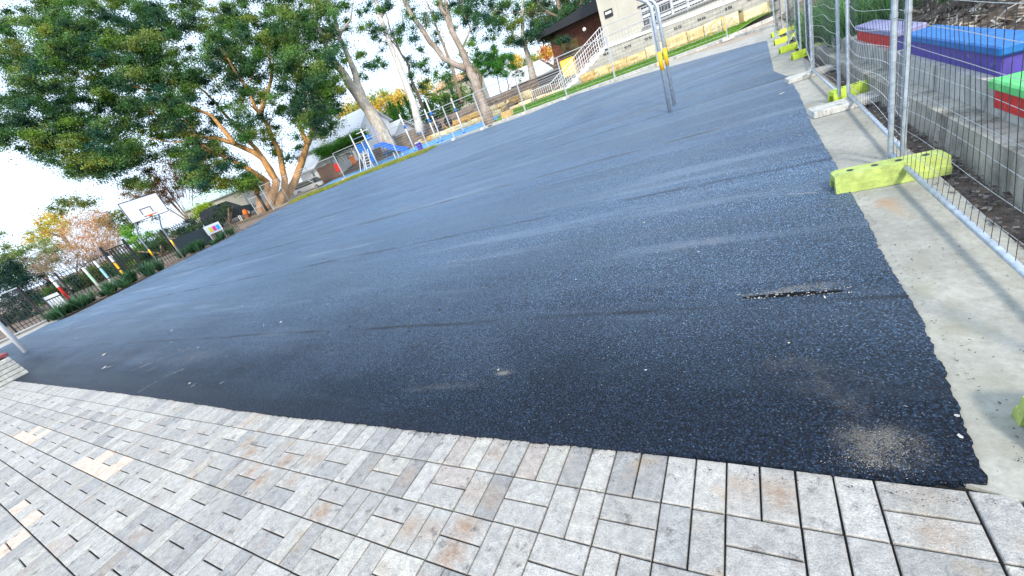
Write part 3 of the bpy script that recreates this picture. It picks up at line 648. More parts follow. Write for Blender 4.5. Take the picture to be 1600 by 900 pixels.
# ------------------------------------------------------------------ foliage machinery
def clumps_poly(ells, dep, dd, per, rad_m, cols):
    """clump centres inside ellipses (seen from the site survey), spread in depth so the crown is a real volume"""
    out = []
    for (cx, cy, rx_, ry_, ang, n) in ells:
        for _ in range(n):
            t = rnd.uniform(0, 2 * math.pi); r = math.sqrt(rnd.random()); x = math.cos(t) * r * rx_; y = math.sin(t) * r * ry_
            ca, sa = math.cos(rad(ang)), math.sin(rad(ang)); d = dep + rnd.uniform(-1, 1) * dd * math.sqrt(max(.05, 1 - r * r))
            p = V(cx + x * ca - y * sa, cy + x * sa + y * ca, d)
            out.append((p, rad_m * rnd.uniform(.6, 1.35), per, rnd.choice(cols)))
    return out
def foliage(name, clumps, leaf, parent=None, flat=.75, droop=0, jit=.25, aspect=.5):
    P_, C_, S_ = [], [], []
    for (p, r, n, c) in clumps:
        m = max(4, int(n * rnd.uniform(.7, 1.3))); d = RNG.normal(size=(m, 3)); d /= np.linalg.norm(d, axis=1)[:, None]
        rr = np.clip(np.abs(RNG.normal(0, .58, m)) ** .85, 0, 1.15) * r; ax = RNG.normal(size=3); ax /= np.linalg.norm(ax); q = d * rr[:, None]; q += ax[None, :] * (q @ ax)[:, None] * RNG.uniform(0, .9); q[:, 2] *= flat
        P_.append(q + np.array(p)); cc = np.array(c)[None, :] * 1.12 * (1 + RNG.normal(0, jit, (m, 1))) * (1 + RNG.normal(0, .08, (m, 3))); C_.append(np.clip(cc, .004, .9)); S_.append(leaf * RNG.uniform(.6, 1.35, m))
    P = np.concatenate(P_); C = np.concatenate(C_); s = np.concatenate(S_); n = len(P)
    a = RNG.normal(size=(n, 3)); a[:, 2] -= droop; a /= np.linalg.norm(a, axis=1)[:, None]; b = RNG.normal(size=(n, 3)); b -= a * (a * b).sum(1)[:, None]; b /= np.linalg.norm(b, axis=1)[:, None]
    a *= s[:, None]; b *= (s * aspect)[:, None]
    vs = np.stack([P - a, P + b * .9 - a * .1, P + a, P - b * .9 - a * .1], 1).reshape(-1, 3)
    loc = Vector(parent.location) if parent else Vector((0, 0, 0)); vs = vs - np.array(loc)
    me = bpy.data.meshes.new(name); me.vertices.add(4 * n); me.vertices.foreach_set('co', vs.astype(np.float32).ravel())
    me.loops.add(4 * n); me.loops.foreach_set('vertex_index', np.arange(4 * n, dtype=np.int32)); me.polygons.add(n)
    me.polygons.foreach_set('loop_start', np.arange(0, 4 * n, 4, dtype=np.int32)); me.polygons.foreach_set('loop_total', np.full(n, 4, dtype=np.int32))
    me.materials.append(M['leaf']); at = me.attributes.new('tint', 'FLOAT_COLOR', 'FACE'); at.data.foreach_set('color', np.concatenate([C, np.ones((n, 1))], 1).astype(np.float32).ravel())
    me.update(calc_edges=True); me.validate()
    o = bpy.data.objects.new(name, me); COL.objects.link(o)
    if parent: o.parent = parent
    return o
def limbs(paths, mat, parent, name='trunk', twigs=0, tw_r=.02):
    mb = MB()
    for pts, rs in paths:
        # smooth the path by subdividing with a little wander
        P = [Vector(p) for p in pts]; out = [P[0]]; ro = [rs[0]]
        for i in range(len(P) - 1):
            for k_ in (1, 2, 3):
                t = k_ / 3; a = P[i].lerp(P[i + 1], t); j = (P[i + 1] - P[i]).length * .025 * (0 if t == 1 else 1)
                out.append(a + Vector((rnd.gauss(0, j), rnd.gauss(0, j), rnd.gauss(0, j)))); ro.append(rs[i] + (rs[i + 1] - rs[i]) * t)
        mb.tube(out, ro, 9)
        for _ in range(twigs):
            i = rnd.randrange(len(out) // 2, len(out)); b = out[i]; d = (out[i] - out[max(0, i - 1)]).normalized() + Vector((rnd.gauss(0, .7), rnd.gauss(0, .7), rnd.gauss(.1, .5))); ln = rnd.uniform(.8, 2.6)
            m_ = b + d * ln * .5 + Vector((rnd.gauss(0, .1), rnd.gauss(0, .1), rnd.gauss(0, .1)))
            mb.tube([b, m_, m_ + (d + Vector((rnd.gauss(0, .4), rnd.gauss(0, .4), rnd.gauss(0, .4)))) * ln * .5], [min(ro[i] * .45, tw_r * 2), tw_r, tw_r * .4], 5)
    return mb.build(name, mat, parent, smooth=True)
def pth(dep, pts, rs, dd=None):
    return ([V(x, y, dep + (dd[i] if dd else 0)) for i, (x, y) in enumerate(pts)], rs)
DG = [(.02, .070, .04), (.03, .095, .04), (.045, .12, .04), (.07, .15, .045), (.022, .085, .06), (.012, .045, .03)]
MG = [(.05, .14, .03), (.08, .18, .03), (.035, .10, .03), (.12, .22, .03)]
YG = [(.22, .26, .05), (.17, .23, .05), (.13, .21, .05)]
YE_SUN = [(.70, .44, .07), (.58, .44, .12), (.44, .38, .10), (.26, .30, .08), (.18, .24, .08)]  # yellow foliage, with warm low sun put into the golden tones
# --- the fig
fd = 37.0
root = V(424, 330, fd); root.z = max(root.z, .1)
fig = thing('fig_tree', root, 'huge spreading dark green fig tree filling the upper left of the photo', 'tree')
B = (424, 322)
fl = [pth(fd, [(436, 324), (445, 280), (433, 230), (407, 180), (383, 133), (340, 70)], [.36, .27, .22, .16, .11, .05], [0, 0, -.5, -1, -1.5, -2]),
      pth(fd, [(440, 318), (466, 268), (480, 225), (468, 198), (462, 150), (470, 70)], [.38, .30, .25, .15, .10, .05], [1, 1, 1, 1.5, 2, 2]),
      pth(fd, [(480, 225), (490, 200), (478, 165), (470, 100), (467, 30)], [.3, .2, .14, .1, .05], [1, .5, 0, 0, 0]),
      pth(fd, [(416, 330), (433, 283), (410, 247), (367, 225), (303, 212), (250, 185), (200, 150)], [.40, .30, .25, .19, .13, .08, .04], [0, -1, -1.5, -2, -1, 1, 3]),
      pth(fd, [(422, 328), (417, 284), (385, 262), (353, 247), (320, 228), (270, 222)], [.34, .27, .21, .17, .12, .06], [0, 0, -1, -1.5, -2, -2]),
      pth(fd, [(408, 334), (400, 296), (375, 288), (357, 280), (330, 282)], [.30, .22, .18, .10, .05], [0, .5, 1, 1.5, 1.5]),
      pth(fd, [(430, 326), (430, 280), (400, 232), (375, 205), (340, 165), (280, 110), (200, 60)], [.34, .26, .21, .16, .12, .08, .04], [0, 1, 2, 3, 4, 5, 6]),
      pth(fd, [(367, 225), (330, 180), (250, 150), (160, 120)], [.2, .14, .09, .05], [-3, -2, 0, 1]),
      pth(fd, [(407, 180), (425, 120), (420, 50)], [.2, .12, .06], [-1, 0, 1])]
limbs(fl, M['bark_sunlit'], fig, twigs=7, tw_r=.035)
fe = [(70, 60, 75, 50, 20, 26), (170, 45, 110, 60, 10, 50), (190, 110, 130, 55, 25, 62), (60, 110, 60, 35, 20, 22), (300, 60, 100, 70, 20, 48), (80, 175, 85, 42, 15, 30), (40, 215, 55, 22, 10, 14), (160, 205, 95, 45, 20, 34), (240, 160, 80, 50, 20, 36), (110, 255, 60, 18, 15, 12), (180, 270, 60, 22, 10, 10), (290, 220, 60, 40, 25, 20), (335, 258, 66, 26, 25, 18), (150, 235, 80, 26, 12, 18), (385, 285, 30, 10, 20, 4), (500, 150, 36, 50, 20, 12), (410, 60, 75, 65, 0, 42), (455, 120, 60, 60, 30, 20), (490, 175, 40, 38, 20, 20), (500, 100, 40, 50, 40, 14), (440, 200, 30, 40, 0, 2), (370, 160, 45, 50, 20, 12), (470, 30, 60, 40, 0, 22), (400, 205, 55, 26, 30, 8), (320, 285, 40, 15, 20, 7), (455, 240, 16, 16, 0, 1), (-40, 60, 60, 60, 0, 14), (-40, 190, 50, 50, 0, 14), (200, -30, 260, 40, 0, 40)]
fe2 = [(a_, b_, c_, d_, e_, int(n_ * 2.3)) for (a_, b_, c_, d_, e_, n_) in fe]
cl = clumps_poly(fe2, fd - .5, 5.5, 470, .85, DG + DG + MG + [(.22, .27, .05), (.15, .24, .06), (.12, .24, .08), (.18, .24, .07), (.13, .22, .09)])  # sun-lit leaves put in as random yellow-green clump colours
foliage('crown', cl, .084, fig, .6)
# clumps of the same crown with sunlight put into their yellow-green colour
foliage('crown', clumps_poly([(415, 40, 40, 40, 30, 5), (395, 65, 20, 20, 0, 3), (350, 290, 50, 14, 20, 8), (140, 60, 90, 20, 10, 4), (470, 90, 20, 40, 0, 3), (310, 255, 40, 20, 20, 4)], fd - 3, 2, 260, .7, YG), .085, fig, .6)
# --- gum trees
def tree(name, base, paths, mat, crowns, label, cat='tree', leaf=.09, group=None, twigs=5, flat=.7, droop=.4, tw=.02):
    t = thing(name, base, label, cat, group)
    if paths: limbs(paths, mat, t, twigs=twigs, tw_r=tw)
    if crowns: foliage('crown', crowns, leaf, t, flat, droop)
    return t
gd = 38.0
gb = V(607, 232, gd)
g1 = [pth(gd, [(610, 236), (597, 207), (575, 170), (555, 142), (530, 105), (512, 78), (497, 43), (486, 0), (478, -40)], [.78, .66, .52, .48, .30, .26, .2, .15, .1]),
      pth(gd, [(566, 156), (556, 118), (547, 95), (530, 57), (515, 5), (508, -40)], [.42, .30, .25, .2, .15, .1], [0, .5, 1, 1, 1, 1]),
      pth(gd, [(538, 116), (520, 100), (500, 96)], [.2, .12, .04]), pth(gd, [(530, 57), (548, 30), (552, 0)], [.14, .08, .04])]
tree('gum_tree', gb, g1, M['bark_gum'], clumps_poly([(520, 60, 40, 50, 0, 8), (560, 20, 60, 25, 0, 10), (500, 110, 30, 30, 0, 5), (480, -20, 80, 30, 0, 14), (585, 110, 22, 20, 0, 3)], gd, 3, 400, .8, DG + MG), 'thick grey gum trunk forking above the blue slide tower', leaf=.08)
g2 = [pth(40, [(657, 208), (650, 178), (636, 135), (620, 93), (605, 55), (592, 25), (583, -30)], [.45, .36, .32, .27, .23, .2, .15]), pth(40, [(594, 30), (604, 12), (607, -20)], [.16, .1, .06])]
tree('gum_tree', V(657, 212, 40), g2, M['bark_white'], clumps_poly([(580, 30, 30, 40, 30, 8), (575, 90, 16, 25, 0, 5), (600, -10, 60, 25, 0, 10), (620, 50, 14, 16, 0, 2), (565, 110, 16, 20, 0, 2)], 40, 2.5, 360, .75, DG + MG), 'slender pale gum trunk between the slide tower and the twin trunk', leaf=.08)
g3 = [pth(27, [(768, 196), (757, 170), (744, 132), (733, 108), (720, 75), (702, 38), (688, 5), (680, -40)], [.36, .33, .30, .26, .20, .19, .17, .12]),
      pth(27, [(728, 108), (706, 98), (692, 90), (672, 66), (655, 40), (640, 18), (620, -20)], [.22, .19, .18, .17, .15, .14, .1]),
      pth(27, [(707, 48), (700, 20), (690, -15)], [.15, .12, .08]), pth(27, [(722, 80), (735, 45), (722, 10), (725, -20)], [.07, .05, .05, .04])]
tree('gum_tree', G(766, 195), g3, M['bark_twin'], clumps_poly([(640, 45, 18, 30, 0, 5), (665, 20, 30, 20, 0, 6), (690, -5, 60, 20, 0, 12), (755, 20, 36, 25, 0, 8), (725, 55, 15, 20, 0, 3), (650, 90, 20, 16, 0, 3), (670, 125, 16, 16, 0, 2)], 27, 2, 400, .5, DG + MG), 'twin trunked brown gum right behind the back fence', leaf=.055, tw=.015)
def simple(pts, dep, rs): return [pth(dep, pts, rs)]
tree('gum_tree', V(722, 160, 44), simple([(722, 160), (707, 105), (695, 75), (683, 45), (665, 0)], 44, [.2, .17, .14, .11, .06]), M['bark_brown'], clumps_poly([(665, 50, 25, 30, 0, 8), (650, 110, 18, 30, 0, 6), (690, 130, 18, 20, 0, 3), (700, 30, 30, 20, 0, 4)], 44, 3, 340, .75, DG), 'thin brown trunk seen left of the twin trunk', leaf=.08)
tree('gum_tree', V(665, 165, 46), simple([(662, 170), (645, 130), (635, 95), (615, 60), (600, 15)], 46, [.2, .15, .12, .1, .05]) + simple([(635, 95), (610, 62), (588, 45)], 46, [.1, .07, .04]), M['bark_brown'], clumps_poly([(618, 60, 16, 24, 0, 5), (590, 60, 14, 30, 0, 4), (645, 95, 12, 14, 0, 3)], 46, 3, 200, .6, DG), 'thin dark leaning trunk behind the slender pale gum', leaf=.08)
tree('tall_tree', V(832, 124, 36), simple([(834, 126), (828, 100), (822, 78), (816, 50), (818, 10), (812, -30)], 36, [.36, .27, .2, .16, .12, .08]) + simple([(822, 78), (800, 50), (785, 20)], 36, [.1, .08, .04]) + simple([(820, 70), (838, 50), (845, 20)], 36, [.1, .07, .04]), M['bark_gum'], clumps_poly([(815, 35, 45, 38, 0, 30), (775, 30, 38, 36, 0, 20), (850, 20, 40, 30, 0, 18), (745, 15, 32, 28, 0, 14), (810, 62, 22, 14, 0, 5)], 36, 3, 420, .65, DG + MG + [(.20, .26, .05)]), 'light green tree with a pale trunk left of the yellow locker', leaf=.07)
tree('tall_tree', V(888, 92, 32), simple([(891, 95), (885, 60), (880, 30), (872, 5), (862, -30)], 32, [.26, .22, .2, .16, .1]) + simple([(882, 35), (905, 15), (915, -15)], 32, [.13, .1, .05]) + simple([(886, 50), (915, 55), (935, 80)][:2], 32, [.1, .04]) + simple([(880, 32), (862, 22), (850, 15)], 32, [.12, .08, .04]), M['bark_brown'], clumps_poly([(865, 20, 38, 30, 0, 22), (905, 10, 36, 26, 0, 22), (860, 55, 30, 12, 10, 14), (900, 40, 30, 20, 0, 22), (880, 62, 24, 10, 0, 9), (930, -10, 30, 20, 0, 8), (925, 20, 15, 12, 0, 2)], 32, 3, 460, .65, DG + [(.05, .07, .03)]), 'dark tree with a bent brown trunk in front of the brick building', leaf=.065)
tree('small_tree', V(782, 175, 29), simple([(792, 176), (788, 158), (781, 140), (776, 115)], 29, [.06, .05, .04, .03]) + simple([(790, 160), (795, 135), (790, 115)], 29, [.05, .04, .02]), M['bark_brown'], clumps_poly([(773, 92, 30, 22, 0, 40), (757, 105, 14, 14, 0, 8), (790, 100, 18, 20, 0, 12)], 28.5, 1.0, 520, .34, [(.04, .16, .03), (.06, .20, .03), (.03, .12, .03), (.10, .24, .03)]), 'small round bright green tree behind the back fence', leaf=.04, twigs=3, tw=.01)
tree('dark_shrub', V(812, 120, 31), None, None, clumps_poly([(812, 118, 10, 8, 0, 8)], 31, .6, 160, .25, DG), 'small dark bush right of the round green tree', 'shrub', leaf=.04)
# --- distant crowns
def bush(name, ells, dep, dd, per, r, cols, label, leaf, cat='tree', base=None, group=None):
    b = Vector(base) if base else V(ells[0][0], ells[0][1] + ells[0][3], dep)
    t = thing(name, b, label, cat, group)
    mb = MB(); c = V(ells[0][0], ells[0][1], dep); gzv = min(b.z, c.z) - 2.5
    for k_ in range(3): mb.tube([(c.x + rnd.gauss(0, .2), c.y, gzv), (c.x + rnd.gauss(0, .3), c.y, (gzv + c.z) / 2), (c.x + rnd.gauss(0, 1), c.y + rnd.gauss(0, 1), c.z)], [dep * .005, dep * .004, dep * .0015], 6)
    mb.build('trunk', M['bark_brown'], t, smooth=True)
    foliage('crown', clumps_poly(ells, dep, dd, per, r, cols), leaf, t, .8)
    return t
bush('yellow_tree', [(560, 178, 26, 18, 0, 26), (545, 190, 18, 14, 0, 14)], 75, 4, 150, 1.5, YE_SUN, 'golden yellow tree directly left of the thick gum trunk', .22, group='golden trees in the distance')
bush('yellow_tree', [(604, 160, 26, 14, 10, 26), (622, 152, 14, 10, 0, 10)], 78, 4, 150, 1.5, YE_SUN, 'golden yellow tree above the row of pencil pines', .22, group='golden trees in the distance')
bush('yellow_tree', [(680, 138, 26, 16, 0, 20)], 80, 4, 150, 1.5, YE_SUN + YG, 'golden yellow tree behind the slim play poles', .22, group='golden trees in the distance')
bush('yellow_tree', [(815, 98, 14, 12, 0, 12), (838, 92, 10, 10, 0, 8)], 60, 3, 150, 1.0, YE_SUN, 'orange yellow tree around the pale trunk left of the locker', .17, group='golden trees in the distance')
bush('green_tree', [(735, 95, 14, 30, 0, 12), (700, 115, 14, 22, 0, 8), (655, 135, 14, 18, 0, 6)], 60, 4, 150, 1.0, MG + DG, 'loose muted green tree far behind the twin trunk', .15)
bush('orange_tree', [(858, 82, 14, 10, 0, 14)], 45, 2, 150, .7, [(.65, .28, .06), (.5, .2, .05), (.6, .38, .08)], 'small orange leaved tree beside the brown locker wall', .1)
bush('green_tree', [(690, 165, 26, 18, 0, 22), (672, 178, 16, 14, 0, 10), (725, 150, 16, 12, 0, 10), (705, 178, 20, 10, 0, 8)], 48, 4, 160, .95, MG + DG, 'mid green trees filling the gap below the small two storey house', .14)
bush('green_tree', [(600, 182, 40, 14, 0, 16), (540, 205, 20, 12, 0, 8)], 84, 3, 140, 1.7, MG + YG, 'green belt of trees at the feet of the pencil pines', .24)
ppn = [((582, 173), (590, 205)), ((601, 177), (608, 204)), ((608, 160), (620, 203)), ((614, 163), (629, 202)), ((622, 160), (638, 196)), ((632, 152), (648, 192)), ((573, 188), (580, 210))]
pl = ['first from the left, beside the thick gum trunk', 'short one third from the left', 'tall and slim, fourth from the left', 'tall and slim, fifth from the left', 'dark one, second from the right', 'tallest, right against the pale gum trunk', 'smallest, half hidden by the thick gum trunk']
for (a, b), l in zip(ppn, pl):
    A_ = V(*a, 62); B_ = V(*b, 62); t = thing('pencil_pine', B_, 'dark green pencil pine, ' + l, 'tree', 'pencil pines in a row'); cs = []
    for i in range(16):
        f = i / 15; cs.append((B_.lerp(A_, f), max(.14, .75 * math.sin(math.pi * min(1, .25 + f * .75)) ** 1.0), 110, rnd.choice([(.03, .12, .02), (.05, .17, .02), (.02, .09, .02)])))
    foliage('crown', cs, .12, t, 1.2)
    MB().tube([B_ - Vector((0, 0, 2.5)), B_.lerp(A_, .8)], [.12, .04], 6).build('trunk', M['bark_brown'], t)
# left side
bush('conifer', [(20, 470, 62, 45, -20, 55), (-30, 440, 60, 60, 0, 30), (15, 435, 20, 22, 0, 10)], 27, 2.5, 300, .62, [(.008, .035, .028), (.012, .05, .035), (.01, .045, .04)], 'dense dark green shrub behind the wire gate at the left edge', .06, 'shrub')
bush('green_tree', [(45, 405, 60, 22, -20, 34), (-10, 385, 40, 25, 0, 14)], 52, 4, 200, 1.1, [(.12, .18, .06), (.16, .22, .08), (.08, .14, .06)], 'hazy grey green tree above the dark shrub at the left', .13)
bush('yellow_tree', [(82, 352, 30, 16, -20, 20), (60, 372, 20, 12, 0, 8)], 58, 3, 160, 1.1, [(.45, .42, .06), (.5, .36, .06), (.28, .32, .06)], 'yellow green tree at the left under the open sky', .14)
def twiggy(label, ells, dep, dd, n, cols, base, ln=.5, name='bare_tree', fol=None):
    t = thing(name, base, label, 'tree'); mb = MB(); cs = clumps_poly(ells, dep, dd, 1, 1, cols)
    for (p, r, _, c) in cs:
        mb.col = c; d0 = (p - Vector(base)).normalized(); mb.tube([Vector(base).lerp(p, .5), p], [.03, .01], 3, False) if rnd.random() < .3 else None
        for _ in range(n):
            a = p + Vector((rnd.gauss(0, ln), rnd.gauss(0, ln), rnd.gauss(0, ln))); d = d0 * .6 + Vector((rnd.gauss(0, .5), rnd.gauss(0, .5), rnd.gauss(.2, .5)))
            mb.tube([a, a + d * ln * .6 + Vector((rnd.gauss(0, .06), 0, rnd.gauss(0, .06))), a + d * ln * 1.2], [.014, .01, .004], 3, False)
    tag(mb.build('twigs', M['paver_far'], t), kind='stuff')
    m2 = MB()
    for k_ in range(4):
        p = rnd.choice(cs)[0]; m2.tube([base, Vector(base).lerp(p, .5) + Vector((rnd.gauss(0, .2), 0, .2)), p], [.09, .05, .02], 6)
    m2.build('trunk', M['bark_brown'], t)
    if fol: foliage('crown', clumps_poly(ells, dep, dd, fol[0], fol[1], fol[2]), fol[3], t, .8)
    return t
twiggy('thin brown leaved tree before the dark brick building', [(920, 48, 24, 32, 0, 34), (900, 74, 16, 12, 0, 9)], 31, 1, 8, [(.12, .07, .05), (.20, .10, .06)], V(915, 88, 31), .4, 'brown_tree', fol=(90, .4, [(.16, .08, .05), (.10, .08, .04), (.2, .11, .06)], .05))
twiggy('bare twiggy tree with pinkish orange branches at the left', [(135, 365, 48, 32, -20, 75), (160, 385, 40, 16, -20, 30)], 42, 2, 9, [(.55, .30, .16), (.50, .34, .22), (.66, .40, .22)], V(170, 430, 42), .6, fol=(60, .7, [(.52, .26, .12), (.45, .28, .18), (.55, .34, .16)], .07))
twiggy('low mauve brown bare hedge behind the painted posts', [(75, 415, 55, 16, -24, 50), (160, 402, 45, 12, -22, 40)], 40, 1.5, 9, [(.34, .24, .22), (.42, .30, .26), (.28, .20, .18)], V(120, 435, 40), .5, 'hedge', fol=(60, .6, [(.30, .20, .17), (.22, .16, .12), (.2, .2, .09)], .06))['category'] = 'hedge'
twiggy('russet leaved tree behind the far backboard', [(255, 285, 55, 32, -10, 55), (290, 258, 30, 24, 0, 20), (225, 305, 40, 16, 0, 18)], 40, 2, 5, [(.28, .12, .08), (.34, .17, .1), (.24, .15, .08)], V(300, 350, 40), .5, 'russet_tree', fol=(150, .75, [(.30, .13, .07), (.26, .14, .07), (.20, .14, .06), (.36, .2, .1), (.16, .15, .05)], .075))
twiggy('bare multi stemmed tree between the far hoop and the colourful sign', [(305, 340, 20, 12, -20, 12)], 36, 1, 7, [(.20, .14, .1), (.12, .08, .06)], V(325, 368, 36), .5, 'bare_shrub')
bush('green_tree', [(185, 345, 34, 16, -10, 16), (120, 320, 40, 14, -10, 12), (215, 335, 30, 16, 0, 10)], 46, 3, 200, .9, [(.10, .16, .04), (.06, .12, .04), (.16, .18, .04)], 'dull green tree left of the far backboard', .11)
bush('palm', [(225, 375, 26, 12, -10, 18), (205, 362, 16, 10, 0, 8)], 38, 1.5, 200, .5, [(.12, .34, .05), (.08, .24, .05), (.2, .4, .08)], 'fresh green palm like shrub beneath the far backboard', .07, 'shrub')
bush('green_tree', [(290, 378, 40, 14, -20, 26), (250, 395, 30, 10, -20, 12)], 41, 2, 200, .6, DG + MG, 'dark bushes behind the black fence right of the far hoop', .07, 'shrub')
bush('lime_shrub', [(323, 325, 14, 8, -20, 10), (310, 338, 10, 7, 0, 5)], 40, 1, 200, .5, [(.35, .50, .03), (.22, .38, .03)], 'bright lime green bush beside the dark vehicle', .08, 'shrub')
bush('dark_shrub', [(345, 330, 12, 10, 0, 10), (338, 345, 12, 9, 0, 8)], 39, 1, 200, .45, DG, 'dark bush left of the dark vehicle', .07, 'shrub')
for (q, rx_, ry_, l, cols) in [((70, 462), 26, 12, 'dull brown green bush behind the slatted box', MG + [(.16, .14, .07)]), ((112, 446), 26, 14, 'dark bush behind the red painted post', DG), ((150, 432), 24, 14, 'olive green bush behind the pale blue post', [(.12, .18, .04), (.09, .13, .04)]), ((188, 414), 24, 14, 'dark bush behind the yellow striped post', DG), ((214, 402), 22, 14, 'mid green bush left of the far hoop posts', MG), ((240, 388), 22, 14, 'dark bush between the far hoop posts', DG), ((268, 372), 22, 14, 'olive bush right of the far hoop posts', [(.10, .16, .04), (.06, .10, .03)]), ((305, 352), 24, 12, 'dark green bush behind the dark mesh screen', DG), ((20, 505), 50, 14, 'dark low bush beyond the wire gate', DG)]:
    bush('green_shrub', [(*q, rx_, ry_, -25, 26)], 33.5, 1.6, 330, .42, cols, l, .06, 'shrub', group='shrubs behind the black fence')
# ------------------------------------------------------------------ grasses
def tufts(spots, h, n, cols, label, name='grass_clump', kind=None, wd=.012, spread=.25, group=None, root=None):
    if root is None: t = thing(name, spots[0], label, 'plant', group)
    mb = MB()
    for s in spots:
        for _ in range(n):
            kk = rnd.uniform(.7, 1.2); mb.col = tuple(v * kk for v in rnd.choice(cols)); a = rnd.uniform(0, 6.28); r = rnd.random() * spread * .4; o = Vector((s[0] + math.cos(a) * r, s[1] + math.sin(a) * r, s[2]))
            d = Vector((math.cos(a), math.sin(a), 0)); H = h * rnd.uniform(.6, 1.15); bnd = rnd.uniform(.2, .9) * spread * 2; q = Vector((-d.y, d.x, 0)) * wd
            p1 = o + Vector((0, 0, H * .6)) + d * bnd * .35; p2 = o + Vector((0, 0, H * rnd.uniform(.7, 1))) + d * bnd
            mb.add([o - q, o + q, p1 + q * .9, p1 - q * .9, p2], [(0, 1, 2, 3), (3, 2, 4)])
    if root is None: mb.build('leaves', M['leaf'], t); return t
    return mb
# long grass beyond the fence on the right
for i, (x, y, h, l) in enumerate([(2.85, 8.6, 1.0, 'nearest big strappy grass clump beside the red bench'), (2.75, 9.8, 1.1, 'big strappy grass clump second beyond the red bench'), (2.85, 11.0, 1.1, 'big strappy grass clump third beyond the red bench'), (2.8, 12.3, 1.1, 'farthest big strappy grass clump behind the right fence'), (3.6, 7.6, .9, 'green strappy clump above the lilac bench top'), (3.5, 6.5, .8, 'green strappy clump behind the dark end of the red bench'), (3.7, 5.3, .7, 'green strappy clump behind the blue bench at the top edge')]):
    tufts([(x + rnd.gauss(0, .25), y + rnd.gauss(0, .25), (zt2(y) if i > 3 else .25) + (bankz(x, y) - .45 if i > 3 else 0)) for _ in range(5)], h, 130, [(.06, .17, .07), (.10, .24, .09), (.16, .30, .14), (.04, .10, .04)], l, wd=.007, spread=.42, group='strappy grass clumps behind the right fence')
# verge grass along the back left
mb = MB()
for i in range(1500):
    x = rnd.uniform(-31, -17.5) ; y = rnd.uniform(21.2, 23.2) - (1.6 if x < -24 else 0) * sst((-24 - x) / 3)
    mb.col = rnd.choice([(.30, .34, .06), (.22, .28, .05), (.42, .38, .10), (.14, .2, .05)])
    for _ in range(9):
        a = rnd.uniform(0, 6.28); o = Vector((x + rnd.gauss(0, .1), y + rnd.gauss(0, .1), gz(x, y) - .03)); q = Vector((math.cos(a), math.sin(a), 0)) * .02; mb.add([o - q, o + q, o + Vector((rnd.gauss(0, .07), rnd.gauss(0, .07), rnd.uniform(.1, .28)))], [(0, 1, 2)])
tag(mb.build('verge_grass', M['leaf']), 'straggly yellow green grass along the back left edge of the court', kind='stuff')
mb = MB()
for i in range(16000):
    x = rnd.uniform(-13, 3.5); y = rnd.uniform(24.1, 26.6) if x < .1 else rnd.uniform(24.15 + (x - .1) * 1.11, 26.6 + (x - .1)); o = Vector((x, y, lz(x, y) + .02)); a = rnd.uniform(0, 6.28); q = Vector((math.cos(a), math.sin(a), 0)) * .018
    mb.col = rnd.choice([(.10, .24, .02), (.15, .30, .03), (.07, .16, .02)]); mb.add([o - q, o + q, o + Vector((rnd.gauss(0, .03), rnd.gauss(0, .03), rnd.uniform(.04, .09)))], [(0, 1, 2)])
tag(mb.build('lawn_grass', M['leaf']), 'short green grass of the strip before the block wall', kind='stuff')
# planting along the left side of the court
pls = [(92, 492), (110, 488), (128, 480), (146, 473), (165, 464), (184, 455), (204, 444), (222, 434), (232, 424), (300, 398), (316, 388), (335, 378), (352, 368)]
for i, q in enumerate(pls):
    g = G(*q); g.x = max(g.x, -26.6); p = WX(q[0], q[1], -25.2 if q[0] < 250 else -26.0)
    l = ['grass clump beside the wire gate', 'grass clump under the white slatted box', 'grass clump below the red painted post', 'big grass clump right of the red post', 'grass clump below the pale green post', 'grass clump below the pale blue post', 'grass clump below the yellow striped post', 'leafy clump left of the far hoop', 'leafy clump at the far hoop', 'leafy plant right of the dark mesh screen', 'leafy plant left of the colourful sign', 'leafy plant under the colourful sign', 'leafy plant left of the dark vehicle'][i]
    tufts([(p.x + rnd.gauss(0, .35), p.y + rnd.gauss(0, .35), gz(0, p.y)) for _ in range(rnd.choice((2, 3, 4)))], rnd.uniform(.3, .8), 80, [(.03, .10, .06), (.06, .16, .09), (.10, .22, .13), (.02, .06, .04)], l, wd=.014, spread=.4, group='plants along the left edge of the court')
pts = []; sz = []
for i in range(900):
    y = rnd.uniform(3.2, 13.5); x = -24.6 - rnd.random() * 2.4; pts.append((x, y, gz(x, y) + .01)); sz.append(rnd.uniform(.03, .08))
debris('mulch_litter', pts, sz, M['paver_far'], [(.16, .08, .06), (.10, .06, .05), (.24, .14, .1)], 'brown mulch along the left garden bed')
# ------------------------------------------------------------------ painted posts at the left
def totem(px, py, bx_, by_, segs, label):
    X = -26.5; t0 = WX(px, py, X); y = t0.y; z0 = gz(X, y); H = t0.z - z0
    t = thing('painted_post', (X, y, z0), label, 'post', 'painted timber posts by the black fence')
    acc = 0; tot = sum(s[0] for s in segs)
    for f, col, nm_ in segs:
        mb = MB(); za = z0 + H * (1 - (acc + f) / tot); zb = z0 + H * (1 - acc / tot); mb.tube([(X, y, za), (X, y, zb - .001)], .055, 14); mb.build(nm_, M[col] if isinstance(col, str) else col, t, smooth=False); acc += f
    return t
pg = plain('pale_green_paint', (.42, .68, .48), .5); pb = plain('pale_blue_paint', (.32, .62, .72), .5); wt = plain('white_post_paint', (.72, .74, .78), .5)
totem(78, 434, 0, 0, [(.12, wt, 'white_cap'), (.02, 'black', 'black_ring'), (.16, wt, 'white_band'), (.42, 'red', 'red_band'), (.28, 'maroon', 'dark_red_foot')], 'white topped post painted red, left of the others')
totem(129, 418, 0, 0, [(.22, wt, 'white_cap'), (.30, pg, 'pale_green_band'), (.48, 'slat', 'grey_foot')], 'white topped post with a pale green band')
